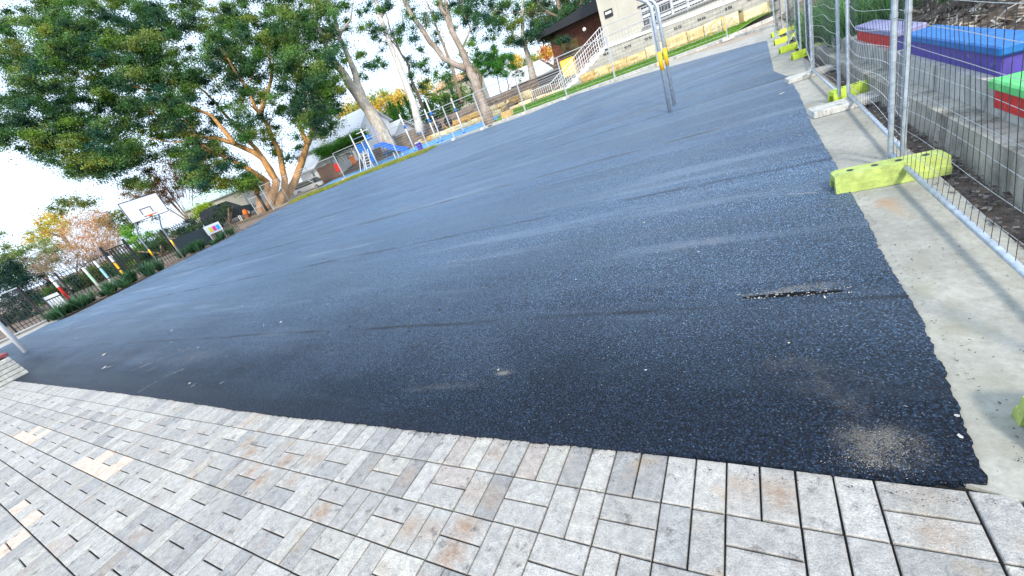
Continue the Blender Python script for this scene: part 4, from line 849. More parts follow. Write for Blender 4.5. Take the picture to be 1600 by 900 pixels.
totem(147, 408, 0, 0, [(.22, wt, 'white_cap'), (.03, 'black', 'black_ring'), (.35, pb, 'pale_blue_band'), (.03, 'black', 'black_ring'), (.37, 'slat', 'grey_foot')], 'white topped post with a pale blue band')
totem(170, 400, 0, 0, [(.22, wt, 'white_cap'), (.03, 'black', 'black_ring'), (.22, 'yellow', 'yellow_band'), (.05, 'black', 'black_ring'), (.3, 'yellow', 'yellow_band'), (.18, 'black', 'black_foot')], 'white topped post striped yellow and black')
a = WX(68, 465, -26.2); bq = WX(84, 459, -26.2)
t = thing('slatted_box', (a.x, a.y, gz(0, a.y)), 'small white slatted box left of the red post', 'box')
y0, y1, zt, zb = a.y - .02, bq.y + .12, max(a.z, bq.z), max(a.z, bq.z) - .72
mb = MB(); mb.box((-26.3, (y0 + y1) / 2, (zt + zb) / 2), (.2, y1 - y0, zt - zb)); mb.build('box_body', M['black'], t)
mb = MB(); mb.box((-26.18, (y0 + y1) / 2, zt - .07), (.03, y1 - y0, .14)); mb.build('top_slat', M['white'], t)
for i in range(5):
    mb = MB(); yy = y0 + (y1 - y0) * (i + .5) / 5; mb.box((-26.18, yy, (zt + zb) / 2 - .09), (.03, (y1 - y0) / 5 * .78, zt - zb - .2)); mb.build('slat', M['white'], t)
# black picket fence behind the planting
def picket(a, b, h, label, sp=.14, mat=None, r=.012, rails=(.25, -.12)):
    a = Vector(a); b = Vector(b); t = thing('picket_fence', a, label, 'fence'); d = b - a; Ln = d.length; n = int(Ln / sp); mat = mat or M['black']
    for rz_ in rails:
        z = rz_ if rz_ > 0 else h + rz_; mb = MB(); mb.tube([a + Vector((0, 0, z)), b + Vector((0, 0, z))], .02, 4); mb.build('rail', mat, t)
    me = None
    for i in range(n + 1):
        p = a + d * (i / n)
        if i % 17 == 0: MB().box((p.x, p.y, p.z + h / 2), (.07, .07, h + .05)).build('post', mat, t); continue
        if me is None:
            o = MB().box((0, 0, h / 2), (r * 2, r * 2, h)).build('picket', mat, t); me = o.data
        else: o = bpy.data.objects.new('picket', me); COL.objects.link(o); o.parent = t
        o.location = p - Vector(t.location)
    return t
A_ = Vector((-27.6, 2.4, gz(0, 2.4))); B_ = Vector((-27.6, 13.4, gz(0, 13.4)))
picket(A_, B_, 1.75, 'black picket fence behind the painted posts and the far hoop')
# black gate leaf seen beside the yellow striped post
t = thing('gate', (-27.2, 7.0, gz(0, 7)), 'black steel gate leaf beside the yellow striped post', 'gate')
for yy in (6.75, 7.75): MB().box((-27.25, yy, gz(0, 7) + 1.0), (.1, .1, 2.1)).build('gate_post', M['black'], t)
for i in range(7): MB().box((-27.25, 6.86 + .13 * i, gz(0, 7) + .95), (.025, .05, 1.6)).build('bar', M['black'], t)
MB().box((-27.25, 7.25, gz(0, 7) + 1.8), (.04, .95, .05)).build('rail', M['black'], t)
# dark screen right of hoop
a = G(285, 402); t = thing('mesh_screen', (-26.8, 9.6, gz(0, 9.6)), 'dark mesh screen standing right of the far hoop', 'screen')
mb = MB(); mb.box((-26.8, 10.35, gz(0, 10) + .55), (.03, 1.9, 1.0)); mb.build('mesh', plain('dark_mesh', (.02, .035, .045), .7), t)
for yy in (9.38, 11.32): MB().tube([(-26.8, yy, gz(0, 10)), (-26.8, yy, gz(0, 10) + 1.15)], .025, 8).build('post', M['galv_far'], t)
# little colourful sign
X = -26.4; c = [WX(*q, X) for q in ((326, 361), (341, 352), (346, 362), (331, 369))]
yc = sum(v.y for v in c) / 4; zc = sum(v.z for v in c) / 4; g0 = gz(0, yc)
t = thing('sign', (X, yc, g0), 'small white sign with yellow, pink and blue patches on two legs', 'sign')
sw, sh = .92, .52; zc = max(zc, g0 + .75)
bd = MB().box((X, yc, zc), (.03, sw, sh)).build('sign_board', M['white'], t)
for i, cc in enumerate([(.75, .72, .08), (.80, .05, .38), (.03, .45, .78)]):
    o = MB().box((X + .018, yc + (-.22 + .22 * i + .05), zc - .02), (.008, .19, .28)).build('colour_patch', plain('patch%d' % i, cc, .5), None); o.parent = bd
for s in (-1, 1): MB().box((X, yc + s * sw * .42, (g0 + zc - sh / 2) / 2), (.03, .05, zc - sh / 2 - g0)).build('leg', M['white'], t)
# wire gate and white pole at the left edge
t = thing('wire_gate', (-23.9, 2.95, 0), 'tall grey framed wire gate at the left edge', 'gate')
gp = G(77, 503); gp2 = Vector((gp.x, gp.y - 4.2, 0)); hh = 1.75
tp = lambda p, z: (p.x, p.y, gz(0, p.y) + z)
MB().tube([tp(gp, 0), tp(gp, hh)], .035, 8).build('post', M['black'], t); MB().tube([tp(gp2, 0), tp(gp2, hh)], .035, 8).build('post', M['galv_far'], t)
MB().tube([tp(gp, hh), tp(gp2, hh)], .03, 8).build('rail', M['galv_far'], t); MB().tube([tp(gp, .12), tp(gp2, .12)], .03, 8).build('rail', M['galv_far'], t)
mb = MB()
for i in range(1, 40): y = gp.y - 4.2 * i / 40; mb.tube([(gp.x, y, .14), (gp.x, y, hh)], .003, 3, False)
for i in range(1, 18): mb.tube([tp(gp, hh * i / 18), tp(gp2, hh * i / 18)], .003, 3, False)
mb.build('wire_mesh', M['wire'], t)
p = G(42, 550); o = MB().tube([(p.x, p.y, 0), (p.x, p.y, 3.05)], .055, 14); o.tube([(p.x, p.y, 3.0), (p.x + .15, p.y, 3.05)], .02, 8); o.v = [tuple(Vector(v) - Vector((p.x, p.y, 0))) for v in o.v]
t = thing('netball_post', (p.x, p.y, gz(0, p.y)), 'thick white pole standing on the asphalt at the left edge', 'pole')
MB().tube([(p.x, p.y, -.02), (p.x, p.y, 3.05)], .065, 16).build('pole', M['white'], t, smooth=True)
MB().tube([(p.x, p.y, 3.05), (p.x, p.y, 3.09)], .06, 16).build('pole_cap', M['white'], t)
# maroon topped seat at the left edge
t = thing('timber_seat', (-14.3, .25, 0), 'grey slatted seat box with a maroon top at the left edge', 'seat')
e0 = G(20, 596); x1 = e0.x - .05
for i in range(5): MB().box((x1 - 1.5, -.1 + .0, .05 + .095 * i), (3.0, .62 - .02 * i, .085)).build('slat', M['slat'], t, bevel=.008)
MB().box((x1 - 1.62, -.1, .535), (3.0, .6, .07)).build('seat', M['maroon'], t, bevel=.01)
# ------------------------------------------------------------------ driveway and vehicles beyond the left corner
def car(name, c, rz, L_, W_, H_, mat, label, pickup=False):
    t = thing(name, c, label, 'car'); t.rotation_euler = (0, 0, rz)
    def add(mb, nm_, m, par=t, sm=False):
        o = mb.build(nm_, m, None, sm); o.parent = par; return o
    h0 = .32; hb = H_ * .55
    prof = [(-L_ / 2, h0), (-L_ / 2, hb * .9), (-L_ / 2 + .12, hb), (-L_ * .12, hb + .04), (L_ * .30, hb), (L_ / 2 - .08, hb * .82), (L_ / 2, hb * .6), (L_ / 2, h0)]
    mb = MB(); mb.prism([(x, -W_ / 2, z) for x, z in prof], (0, 0, 0), (0, W_, 0)); body = add(mb, 'body', mat)
    if pickup: cabp = [(-L_ * .12, hb), (-L_ * .08, H_ * .97), (L_ * .12, H_), (L_ * .30, hb)]
    else: cabp = [(-L_ * .46, hb), (-L_ * .40, H_ * .95), (-L_ * .2, H_), (L_ * .10, H_), (L_ * .28, hb)]
    mb = MB(); mb.prism([(x, -W_ * .43, z) for x, z in cabp], (0, 0, 0), (0, W_ * .86, 0)); add(mb, 'cabin', mat)
    for s in (-1, 1):
        mb = MB(); mb.prism([(x * .93, s * W_ * .432, hb + .05 + (z - hb) * .82) for x, z in cabp], (0, 0, 0), (0, s * .012, 0)); add(mb, 'side_window', M['glass'])
        for k_ in (-1, 1):
            mb = MB(); mb.tube([(k_ * L_ * .31, s * (W_ / 2 - .2), h0), (k_ * L_ * .31, s * (W_ / 2 + .02), h0)], .33, 16); wh = add(mb, 'wheel', M['black'])
            mb = MB(); mb.tube([(k_ * L_ * .31, s * (W_ / 2 + .02), h0), (k_ * L_ * .31, s * (W_ / 2 + .03), h0)], .2, 12); add(mb, 'rim', M['galv_far'], wh)
        mb = MB(); mb.box((L_ / 2 + .005, s * W_ * .38, hb * .68), (.03, .3, .14)); add(mb, 'headlight', M['white'])
        mb = MB(); mb.box((-L_ / 2 - .005, s * W_ * .42, hb * .8), (.03, .14, .2)); add(mb, 'tail_light', M['red'])
    mb = MB(); x0, x1 = (L_ * .12, L_ * .30) if pickup else (L_ * .10, L_ * .28)
    mb.add([(x0 + .03, -W_ * .38, H_ - .03), (x1 + .01, -W_ * .41, hb + .06), (x1 + .01, W_ * .41, hb + .06), (x0 + .03, W_ * .38, H_ - .03), (x0, -W_ * .38, H_ - .05), (x1 - .03, -W_ * .41, hb + .04), (x1 - .03, W_ * .41, hb + .04), (x0, W_ * .38, H_ - .05)], [(0, 1, 2, 3), (7, 6, 5, 4), (0, 4, 5, 1), (2, 6, 7, 3), (1, 5, 6, 2), (3, 7, 4, 0)]); add(mb, 'windscreen', M['glass'])
    mb = MB(); mb.box((L_ / 2 + .01, 0, hb * .62), (.03, W_ * .5, .16)); add(mb, 'grille', M['black'])
    return t
vh = V(364, 346, 41); car('dark_vehicle', (vh.x, vh.y, max(gz(0, vh.y), vh.z - .75)), rad(62), 5.0, 2.0, 2.0, plain('dark_teal_car_paint', (.012, .03, .038), .25), 'dark teal vehicle parked in the driveway beyond the corner')
vh = V(398, 331, 56); car('white_van', (vh.x, vh.y, vh.z - 1.6), rad(70), 4.6, 1.9, 2.2, M['white'], 'white vehicle parked behind the dark teal one')
vh = V(487, 288, 47); car('white_car', (vh.x, vh.y, vh.z - .8), rad(10), 4.4, 1.8, 1.45, M['white'], 'low white car half hidden by the wire fence below the fig')
p = V(396, 352, 38); q = V(384, 326, 38); t = thing('gate_pillar', (p.x, p.y, gz(0, p.y)), 'short brown pillar with a bright orange top at the driveway', 'pillar'); H = q.z - p.z; zb = gz(0, p.y) - .05
MB().box((p.x, p.y, p.z + H * .33), (.42, .42, H * .72), rad(25)).build('shaft', M['rust'], t, bevel=.02)
mb = MB(); mb.tube([(p.x, p.y, p.z + H * .69), (p.x, p.y, p.z + H * .8), (p.x + .05, p.y, p.z + H * .95), (p.x + .1, p.y, p.z + H)], [.20, .24, .17, .08], 12); mb.build('orange_top', M['orange'], t, smooth=True)
t = thing('marker_poles', (p.x - .6, p.y - .35, gz(0, p.y)), 'pair of thin white poles leaning beside the brown pillar', 'poles')
for s in (0, .28): MB().tube([(p.x - .62 + s, p.y - .45, p.z - .05), (p.x - .72 + s, p.y - .35, p.z + H * .8)], .03, 8).build('pole', M['white'], t)
# sliding pale picket gate and dark posts near the fig
A2 = WX(408, 336, -33); B2 = V(440, 318, 33)
a = V(409, 344, 36); b = V(433, 329, 36); a.z = max(a.z - .1, .25); b.z = a.z
picket(a, b, 1.7, 'pale grey metal picket gate in front of the fig trunk', sp=.13, mat=M['galv_far'], rails=(.15, .75, -.1))
p = V(423, 338, 35.5); t0 = V(412, 300, 35.5); t = thing('dark_post', p, 'thick leaning black post beside the pale picket gate', 'post')
MB().tube([p - Vector((0, 0, .2)), p + Vector((0, 0, (t0 - p).z))], .11, 12).build('shaft', M['black'], t, smooth=True); MB().tube([p + Vector((0, 0, (t0 - p).z)), p + Vector((0, 0, (t0 - p).z + .05))], .13, 12).build('post_cap', M['black'], t)
# chain wire fence left of the temp panels
cw = [(540, 281), (500, 303), (456, 320), (432, 334)]
ws = [WY(540, 280, FY), V(500, 303, 33.5), V(456, 321, 33.5), V(432, 335, 33.5)]
for i, l in enumerate(['brown backed chain wire panel left of the slide tower', 'chain wire panel in front of the low white car', 'dark chain wire panel right before the fig trunk']):
    panel(ws[i], ws[i + 1], l, h=1.95, near=False, foot0=.05, group='chain wire panels by the fig')
# ------------------------------------------------------------------ houses
def house(c, rz, L_, W_, h, rh, wallm, roofm, label, wins=(), over=.4, cat='house'):
    t = thing('house', c, label, cat); t.rotation_euler = (0, 0, rz)
    def add(mb, n_, m, par=t): o = mb.build(n_, m); o.parent = par; return o
    mb = MB(); mb.prism([(-L_ / 2, -W_ / 2, -.5), (-L_ / 2, W_ / 2, -.5), (-L_ / 2, W_ / 2, h), (-L_ / 2, 0, h + rh - .12), (-L_ / 2, -W_ / 2, h)], (0, 0, 0), (L_, 0, 0)); add(mb, 'wall', wallm)
    for s in (-1, 1):
        mb = MB(); e = W_ / 2 + over; ez = h - over * rh / (W_ / 2)
        mb.prism([(-L_ / 2 - over, 0, h + rh), (-L_ / 2 - over, s * e, ez), (-L_ / 2 - over, s * e, ez + .14), (-L_ / 2 - over, 0, h + rh + .14)], (0, 0, 0), (L_ + 2 * over, 0, 0)); add(mb, 'roof', roofm)
    for (x, z, w_, hh_) in wins:
        fr = add(MB().box((x, -W_ / 2 - .02, z), (w_, .06, hh_)), 'window', M['white']); add(MB().box((x, -W_ / 2 - .056, z), (w_ - .12, .01, hh_ - .12)), 'pane', M['glass'], fr)
    return t
c = V(545, 238, 58); house((c.x, c.y, c.z - 1.0), rad(8), 12, 7, 3.0, 2.2, M['white'], M['roof_white'], 'long white house with a pale roof behind the hedge', [(-4.4, 1.9, .8, 1.1), (-2.8, 1.9, .8, 1.1), (1, 1.9, 1, 1.1)])
c = V(508, 262, 50); house((c.x, c.y, c.z - 1.8), rad(-12), 5, 4.5, 2.3, 1.3, M['white'], M['roof_white'], 'small white gabled shed at the left of the hedge', [(1.2, 1.5, .7, .8)])
c = V(366, 325, 66); house((c.x, c.y, c.z - 1.2), rad(25), 10, 7, 3.4, 1.6, M['cream'], M['teal_roof'], 'pale house with a light green roof beyond the dark vehicle', [(-1.6, 1.6, 1.6, 1.1), (1.5, 1.6, 1.2, 1.1)])
c = V(722, 140, 68); house((c.x, c.y, c.z - 4.2), rad(5), 6, 6, 5.4, 1.0, M['cream'], plain('terracotta', (.5, .3, .16), .8), 'small two storey house left of the twin trunk', [(-.3, 4.4, .8, 1.2), (.9, 4.4, .8, 1.2), (-.3, 1.8, .8, 1.2)])
c = V(852, 108, 52); house((c.x, c.y, c.z - 1.9), rad(6), 8.5, 5, 1.6, 1.4, M['white'], M['roof_white'], 'pale roofed shed glimpsed left of the yellow locker', [(2.4, 1.0, 1.2, .7)], cat='shed')
c = V(605, 232, 60); house((c.x, c.y, c.z - .4), rad(6), 8, 5, 1.8, 1.4, M['white'], M['roof_white'], 'white roofed house half hidden by the pencil pines', [(1.5, 1.1, 1, .8)])
# hedge in front of the white house
hc = [(V(500 + 68 * f, 241 - 29 * f + rnd.gauss(0, 1), 46 + rnd.gauss(0, .3)) + Vector((0, 0, rnd.uniform(-.3, .35))), .78, 700, rnd.choice([(.06, .20, .03), (.09, .26, .03), (.03, .12, .02)])) for f in [i / 40 for i in range(41)]]
t = thing('clipped_hedge', V(535, 240, 46), 'clipped green hedge before the white house', 'hedge'); foliage('leaves', hc, .07, t, .7)
mb = MB()
for i in range(8): p = V(505 + 8 * i, 246 - 3.4 * i, 46); mb.tube([p - Vector((0, 0, 1.2)), p], [.05, .03], 5)
mb.build('stems', M['bark_brown'], t)
# ------------------------------------------------------------------ playground
def zg(y): return gz(0, y)
PY = 27.0
t0 = WY(580, 236, PY); px0 = t0.x
t = thing('slide_tower', (px0, PY, zg(PY)), 'blue and white climbing tower with a slide behind the back fence', 'play equipment')
zp = zg(PY)
for ix, (dx, dy) in enumerate(((-.75, -.75), (.75, -.75), (.75, .75), (-.75, .75))):
    MB().tube([(px0 + dx, PY + dy, zp), (px0 + dx, PY + dy, zp + 3.1)], .055, 10).build('tower_post', M['lilac'] if ix == 2 else M['white'], t, smooth=True)
MB().box((px0, PY, zp + 1.35), (1.5, 1.5, .08)).build('deck', M['galv_far'], t)
MB().box((px0 - .75, PY, zp + 1.75), (.04, 1.4, .75)).build('panel', M['blue'], t); MB().box((px0 - .3, PY - .76, zp + 1.75), (.5, .04, .7)).build('panel', M['blue'], t)
MB().box((px0 + .45, PY - .76, zp + .95), (.45, .04, 1.2)).build('panel', M['blue'], t)
MB().box((px0, PY, zp + 2.95), (1.5, .05, .05)).build('top_bar', M['white'], t); MB().box((px0, PY - .75, zp + 2.6), (1.5, .05, .05)).build('top_bar', M['lilac'], t)
MB().box((px0, PY + .3, zp + 2.35), (.7, .5, .45), 0, .6).build('hood', M['blue'], t, bevel=.05)
mb = MB(); n = 12; sp = []
for i in range(n + 1):
    f = i / n; sp.append((px0 + .8 + 3.0 * f, PY, zp + 1.35 - 1.1 * (f ** 1.2) + .18 * math.sin(math.pi * 2 * f) * (1 - f)))
for i in range(n):
    a, b = sp[i], sp[i + 1]
    for (ya, yb, za, zb_) in ((-.28, .28, 0, .03), (-.31, -.27, 0, .24), (.27, .31, 0, .24)):
        mb.add([(a[0], PY + ya, a[2] + za), (b[0], PY + ya, b[2] + za), (b[0], PY + yb, b[2] + za), (a[0], PY + yb, a[2] + za), (a[0], PY + ya, a[2] + zb_), (b[0], PY + ya, b[2] + zb_), (b[0], PY + yb, b[2] + zb_), (a[0], PY + yb, a[2] + zb_)], [(4, 5, 6, 7), (0, 3, 2, 1), (0, 1, 5, 4), (2, 3, 7, 6)])
mb.build('slide', plain('slide_blue', (.04, .16, .62), .35), t)
for s in (-1, 1): MB().tube([(px0 - .8 - .0, PY + s * .25 - 1.2, zp), (px0 - .45, PY + s * .25 - .8, zp + 1.4)], .03, 6).build('ladder_rail', M['white'], t)
for i in range(6): MB().tube([(px0 - .1, PY - 1.3 + .08 * i, zp + .1 + .22 * i), (px0 + .5, PY - 1.3 + .08 * i, zp + .1 + .22 * i)], .02, 6).build('rung', M['white'], t)
for s in (-.1, .5): MB().tube([(px0 + s, PY - 1.35, zp), (px0 + s, PY - .8, zp + 1.5)], .03, 6).build('ladder_rail', M['white'], t)
for s in (2.3, 3.2): MB().tube([(px0 + s, PY, zp), (px0 + s, PY, zp + .5)], .035, 6).build('slide_leg', M['white'], t)
for i, (bx_, tx, l) in enumerate([((647, 232), (624, 173), 'slim white play pole with a blue collar, left of the slim pair'), ((681, 215), (663, 160), 'slim white play pole, left one of the middle pair'), ((689, 216), (664, 149), 'slim white play pole, tallest of the middle pair'), ((722, 199), (703, 143), 'slim white play pole nearest to the twin trunk')]):
    b_ = WY(*bx_, 26.5); t_ = WY(*tx, 26.5); z0 = zg(26.5); H = t_.z - b_.z
    t = thing('play_pole', (b_.x, 26.5, z0), l, 'pole', 'slim white play poles'); MB().tube([(b_.x, 26.5, z0), (b_.x, 26.5, z0 + H)], .05, 8).build('pole', M['white'], t, smooth=True)
    MB().tube([(b_.x, 26.5, z0 + H * .62), (b_.x, 26.5, z0 + H * .72)], .085, 8).build('collar', M['blue'], t, smooth=True); MB().tube([(b_.x, 26.5, z0), (b_.x, 26.5, z0 + .1)], .09, 8).build('pole_foot', M['blue'], t)
    MB().tube([(b_.x, 26.5, z0 + H * .66), (b_.x + .3, 26.5, z0 + H * .66)], .02, 6).build('peg', M['blue'], t)
b_ = WY(656, 230, 25.0); t = thing('play_box', (b_.x, 25, zg(25)), 'small purple and white box on the edge of the blue surface', 'box')
MB().box((b_.x, 25, zg(25) + .3), (.3, .3, .6)).build('box_body', M['purple'], t, bevel=.01); MB().box((b_.x - .02, 25, zg(25) + .63), (.34, .34, .06)).build('lid', M['white'], t)
for i, (q, l) in enumerate([((527, 262), 'red play shape standing left of the slide tower, nearer the fig'), ((551, 250), 'red play shape close to the slide tower')]):
    p = V(*q, 41); t = thing('play_shape', (p.x, p.y, p.z - .9), l, 'play equipment', 'red play shapes')
    MB().box((p.x, p.y, p.z), (.7, .16, .8), rad(10), .8).build('red_panel', M['orange'] if i else M['red'], t, bevel=.08); MB().tube([(p.x, p.y, p.z - 1.3), (p.x, p.y, p.z - .3)], .08, 8).build('stem', M['rust'], t)
# dark brown garden screen behind left play area
p = V(512, 268, 44); t = thing('garden_screen', p, 'brown slatted screen between the low white car and the red play shape', 'screen')
for i in range(12): MB().box((p.x - 1.4 + .25 * i, p.y, p.z - .3), (.17, .05, 1.9)).build('slat', M['rust'], t)
# cafe style beam beyond the play area
p = V(545, 240, 44); t = thing('timber_seat', (p.x, p.y, p.z - .8), 'pale timber beam on two posts left of the slide tower', 'play equipment')
MB().box((p.x, p.y, p.z + .2), (2.6, .2, .14), rad(6)).build('beam', M['slat'], t)
for s in (-1, 1): MB().box((p.x + s, p.y + s * .1, p.z - .4), (.14, .14, 1.1)).build('leg', M['slat'], t)
# sandstone edging walls of the playground and bank
def stonewall(a, b, h, n, label, dpt=.5, y_in=0, zf=None, jit=.25):
    a = Vector(a); b = Vector(b); t = thing('sandstone_wall', a, label, 'wall'); d = b - a; Ln = d.length; dz = d.z; d.normalize(); rz = math.atan2(d.y, d.x)
    cuts = [0]
    for i in range(n): cuts.append(cuts[-1] + rnd.uniform(1 - jit, 1 + jit))
    cuts = [c_ / cuts[-1] for c_ in cuts]
    for i in range(n):
        s0, s1 = cuts[i] * Ln + .015, cuts[i + 1] * Ln - .015; c_ = a + d * ((s0 + s1) / 2); hh_ = h * rnd.uniform(.86, 1.12)
        mb = MB(); nn = 4; L2 = s1 - s0
        # rock-faced block: front grid pushed in and out
        vs = []; fs = []; gx, gz_ = 6, 4
        for j in range(gz_ + 1):
            for i2 in range(gx + 1):
                e_ = 0 if (i2 in (0, gx) or j in (0, gz_)) else 1
                vs.append((-L2 / 2 + L2 * i2 / gx, -dpt / 2 - (rnd.uniform(.02, .10) if e_ else rnd.uniform(-.01, .01)), hh_ * j / gz_))
        w_ = gx + 1
        for j in range(gz_):
            for i2 in range(gx): fs.append((j * w_ + i2, j * w_ + i2 + 1, (j + 1) * w_ + i2 + 1, (j + 1) * w_ + i2))
        o_ = len(vs); vs += [(-L2 / 2, dpt / 2, 0), (L2 / 2, dpt / 2, 0), (L2 / 2, dpt / 2, hh_), (-L2 / 2, dpt / 2, hh_)]
        fs += [tuple([gz_ * w_ + k_ for k_ in range(w_)] + [o_ + 2, o_ + 3]), (0, w_ * gz_, o_ + 3, o_), (gx, o_ + 1, o_ + 2, gz_ * w_ + gx), (o_, o_ + 3, o_ + 2, o_ + 1)]
        fs[-3] = tuple([j * w_ for j in range(gz_ + 1)] + [o_ + 3, o_]); fs[-2] = tuple([gx + j * w_ for j in range(gz_ + 1)] + [o_ + 2, o_ + 1])
        R_ = Matrix.Rotation(rz, 3, 'Z'); mb.add([R_ @ Vector(v) + c_ for v in vs], fs); mb.build('stone_block', M['sand'], t)
    return t
stonewall((-27.5, 33.9, .74), (-16.4, 33.9, .74), .48, 12, 'lower row of rough sandstone blocks behind the blue surface', .5)
stonewall((-24.5, 35.0, 1.25), (-16.6, 35.0, 1.25), .45, 8, 'upper row of rough sandstone blocks above the blue surface', .5)
stonewall((-14.2, 29.0, .64), (-12.4, 29.2, .64), .5, 2, 'sandstone blocks right of the twin trunk', .5)
stonewall((-15.2, 31.3, 1.2), (-13.2, 31.3, 1.2), .55, 2, 'higher sandstone blocks with shrubs right of the twin trunk', .5)
stonewall((-11.8, 28.8, .65), (-9.8, 28.8, .65), .45, 3, 'short sandstone row left of the white stairs', .4)
p = WY(794, 186, 24.6); o = MB().box((0, 0, .25), (.75, .5, .5), 0, .95).build('sandstone_block', M['sand'], bevel=.02); o.location = (p.x, 24.7, zg(24.6)); tag(o, 'single square sandstone block just behind the back fence', 'stone block')
# tyre shapes behind the play poles
for i, (q, l) in enumerate([((700, 190), 'dark round shape between the play poles, right one'), ((684, 197), 'dark round shape between the play poles, left one')]):
    p = V(*q, 40); t = thing('black_ring', p, l, 'ring', 'dark rings behind the play poles'); n = 18; MB().tube([(p.x + .3 * math.cos(2 * math.pi * k_ / n), p.y, p.z + .3 * math.sin(2 * math.pi * k_ / n)) for k_ in range(n + 1)], .16, 8, False).build('ring_body', M['black'], t, smooth=True)
# ------------------------------------------------------------------ block wall, stairs and cream building
WYp = 26.9
zc0 = 2.42
def ztop(x): return 2.40 - .035 * (x + 5.9)
xl, xr = -6.0, 6.5; n = 10
t = thing('block_wall', (xl, WYp, .5), 'pale grey concrete block retaining wall with a white coping', 'wall')
MB().prism([(-9.6, WYp + .2, .3), (xr, WYp + .2, .3), (xr, WYp + .2, ztop(xr) - .14), (xl, WYp + .2, ztop(xl) - .14), (-9.6, WYp + .2, .62)], (0, 0, 0), (0, .3, 0)).build('core', M['mortar'], t)
bh, bw = .2, .4; shared_b = {}; rows = 10; cnt = 0; stuff = MB()
for r in range(rows):
    z0 = .35 + r * bh
    x = -9.6 + (bw / 2 if r % 2 else 0)
    while x < xr:
        xe = min(x + bw, xr); zt_ = ztop(x) - .14 if x > xl else .62 + (ztop(xl) - .14 - .62) * (x + 9.6) / (xl + 9.6)
        zz = min(z0 + bh, zt_)
        if zz - z0 > .06:
            bxx = ((x + xe) / 2, WYp + .1, (z0 + zz) / 2); sz_ = (xe - x - .008, .2, zz - z0 - .008)
            pp = proj(bxx)
            if 900 < pp[0] < 1235 and cnt < 290 and pp[1] > -20:
                cnt += 1; key = (round(sz_[0], 2), round(sz_[2], 2))
                if key not in shared_b: o = MB().box((0, 0, 0), sz_).build('block', M['block'], t); shared_b[key] = o.data
                else: o = bpy.data.objects.new('block', shared_b[key]); COL.objects.link(o); o.parent = t
                o.location = Vector(bxx) - Vector(t.location) + Vector((0, rnd.gauss(0, .002), 0))
            else: stuff.box(bxx, sz_)
        x += bw
if stuff.v: tag(stuff.build('block', M['block'], t), kind='stuff')
mb = MB(); mb.prism([(xl - .0, WYp - .04, ztop(xl) - .13), (xr, WYp - .04, ztop(xr) - .13), (xr, WYp - .04, ztop(xr) + .03), (xl, WYp - .04, ztop(xl) + .03)], (0, 0, 0), (0, .5, 0)); mb.build('coping', M['white'], t)
for i, q in enumerate([(948, 84), (981, 73), (1013, 60), (1059, 43), (1096, 29), (1137, 13), (1175, -3)]):
    p = WY(*q, WYp); z_ = p.z
    for s in (-.11, .11):
        o = MB().box((p.x + s, WYp - .004, z_), (.17, .02, .12)).build('vent', M['dark'], t)
        MB_ = MB().box((p.x + s, WYp - .018, z_), (.02, .01, .13), M_=Matrix.Rotation(.8, 3, 'Y')); o2 = MB_.build('vent_bar', M['block'], None); o2.parent = o
# sandstone row along the block wall
zb = zg(26.3) + .28
stonewall((-7.6, 26.35, zb), (1.0, 26.35, zb), .62, 9, 'row of big golden sandstone blocks along the foot of the block wall', .55, jit=.2)
stonewall((1.05, 26.45, zb), (4.6, 28.6, zb + .1), .6, 4, 'golden sandstone blocks continuing at the right behind the fence posts', .55, jit=.2)
# stairs
t = thing('staircase', (-9.9, WYp, .5), 'white outdoor stairs climbing right to the cream building', 'stairs')
ns = 11; xs0, xs1 = -9.9, xl; z0s, z1s = .56, ztop(xl)
for i in range(ns):
    a = xs0 + (xs1 - xs0) * i / ns; b = xs0 + (xs1 - xs0) * (i + 1) / ns; z = z0s + (z1s - z0s) * (i + 1) / ns
    MB().box(((a + b) / 2, WYp + .9, z / 2 + .15), (b - a - .01, 1.6, z - .3)).build('step', M['white_concrete'], t)
MB().prism([(xs0, WYp + .04, z0s + .02), (xs1, WYp + .04, z1s + .02), (xs1, WYp + .04, z1s - .22), (xs0 + .5, WYp + .04, z0s - .1)], (0, 0, 0), (0, .1, 0)).build('stringer', M['white'], t)
def railing(pts, h, label, name='railing', sp=.11, mat=None, hr=(.08, .5), pr=.011):
    mat = mat or M['white']; t = thing(name, pts[0], label, 'railing')
    for i in range(len(pts) - 1):
        a, b = Vector(pts[i]), Vector(pts[i + 1]); Ln = (b - a).length
        for z in list(hr) + [h]: MB().tube([a + Vector((0, 0, z)), b + Vector((0, 0, z))], .022 if z == h else .014, 6).build('rail', mat, t)
        n_ = int(Ln / sp); me = None
        for k_ in range(n_ + 1):
            p = a.lerp(b, k_ / n_)
            if k_ % 12 == 0: MB().tube([p, p + Vector((0, 0, h + .02))], .022, 6).build('post', mat, t)
            else:
                if me is None: o = MB().tube([(0, 0, hr[0]), (0, 0, h)], pr, 4).build('baluster', mat, t); me = o.data
                else: o = bpy.data.objects.new('baluster', me); COL.objects.link(o); o.parent = t
                o.location = p - Vector(t.location)
    return t
railing([(xs0, WYp + .1, z0s + .05), (xs1, WYp + .1, z1s + .05)], 1.0, 'white railing on the near side of the stairs', sp=.16)
railing([(xs0, WYp + 1.75, z0s + .05), (xs1, WYp + 1.75, z1s + .05)], 1.0, 'white railing on the far side of the stairs', sp=.16)
railing([(-11.4, WYp + .1, .6), (xs0, WYp + .1, .6)], 1.0, 'short level white railing at the bottom of the stairs', sp=.14)
railing([(xl, WYp + .2, ztop(xl) + .03), (xr, WYp + .2, ztop(xr) + .03)], 1.0, 'thin pale railing on top of the block wall', sp=.13, mat=M['galv_far'], hr=(.09,), pr=.007)
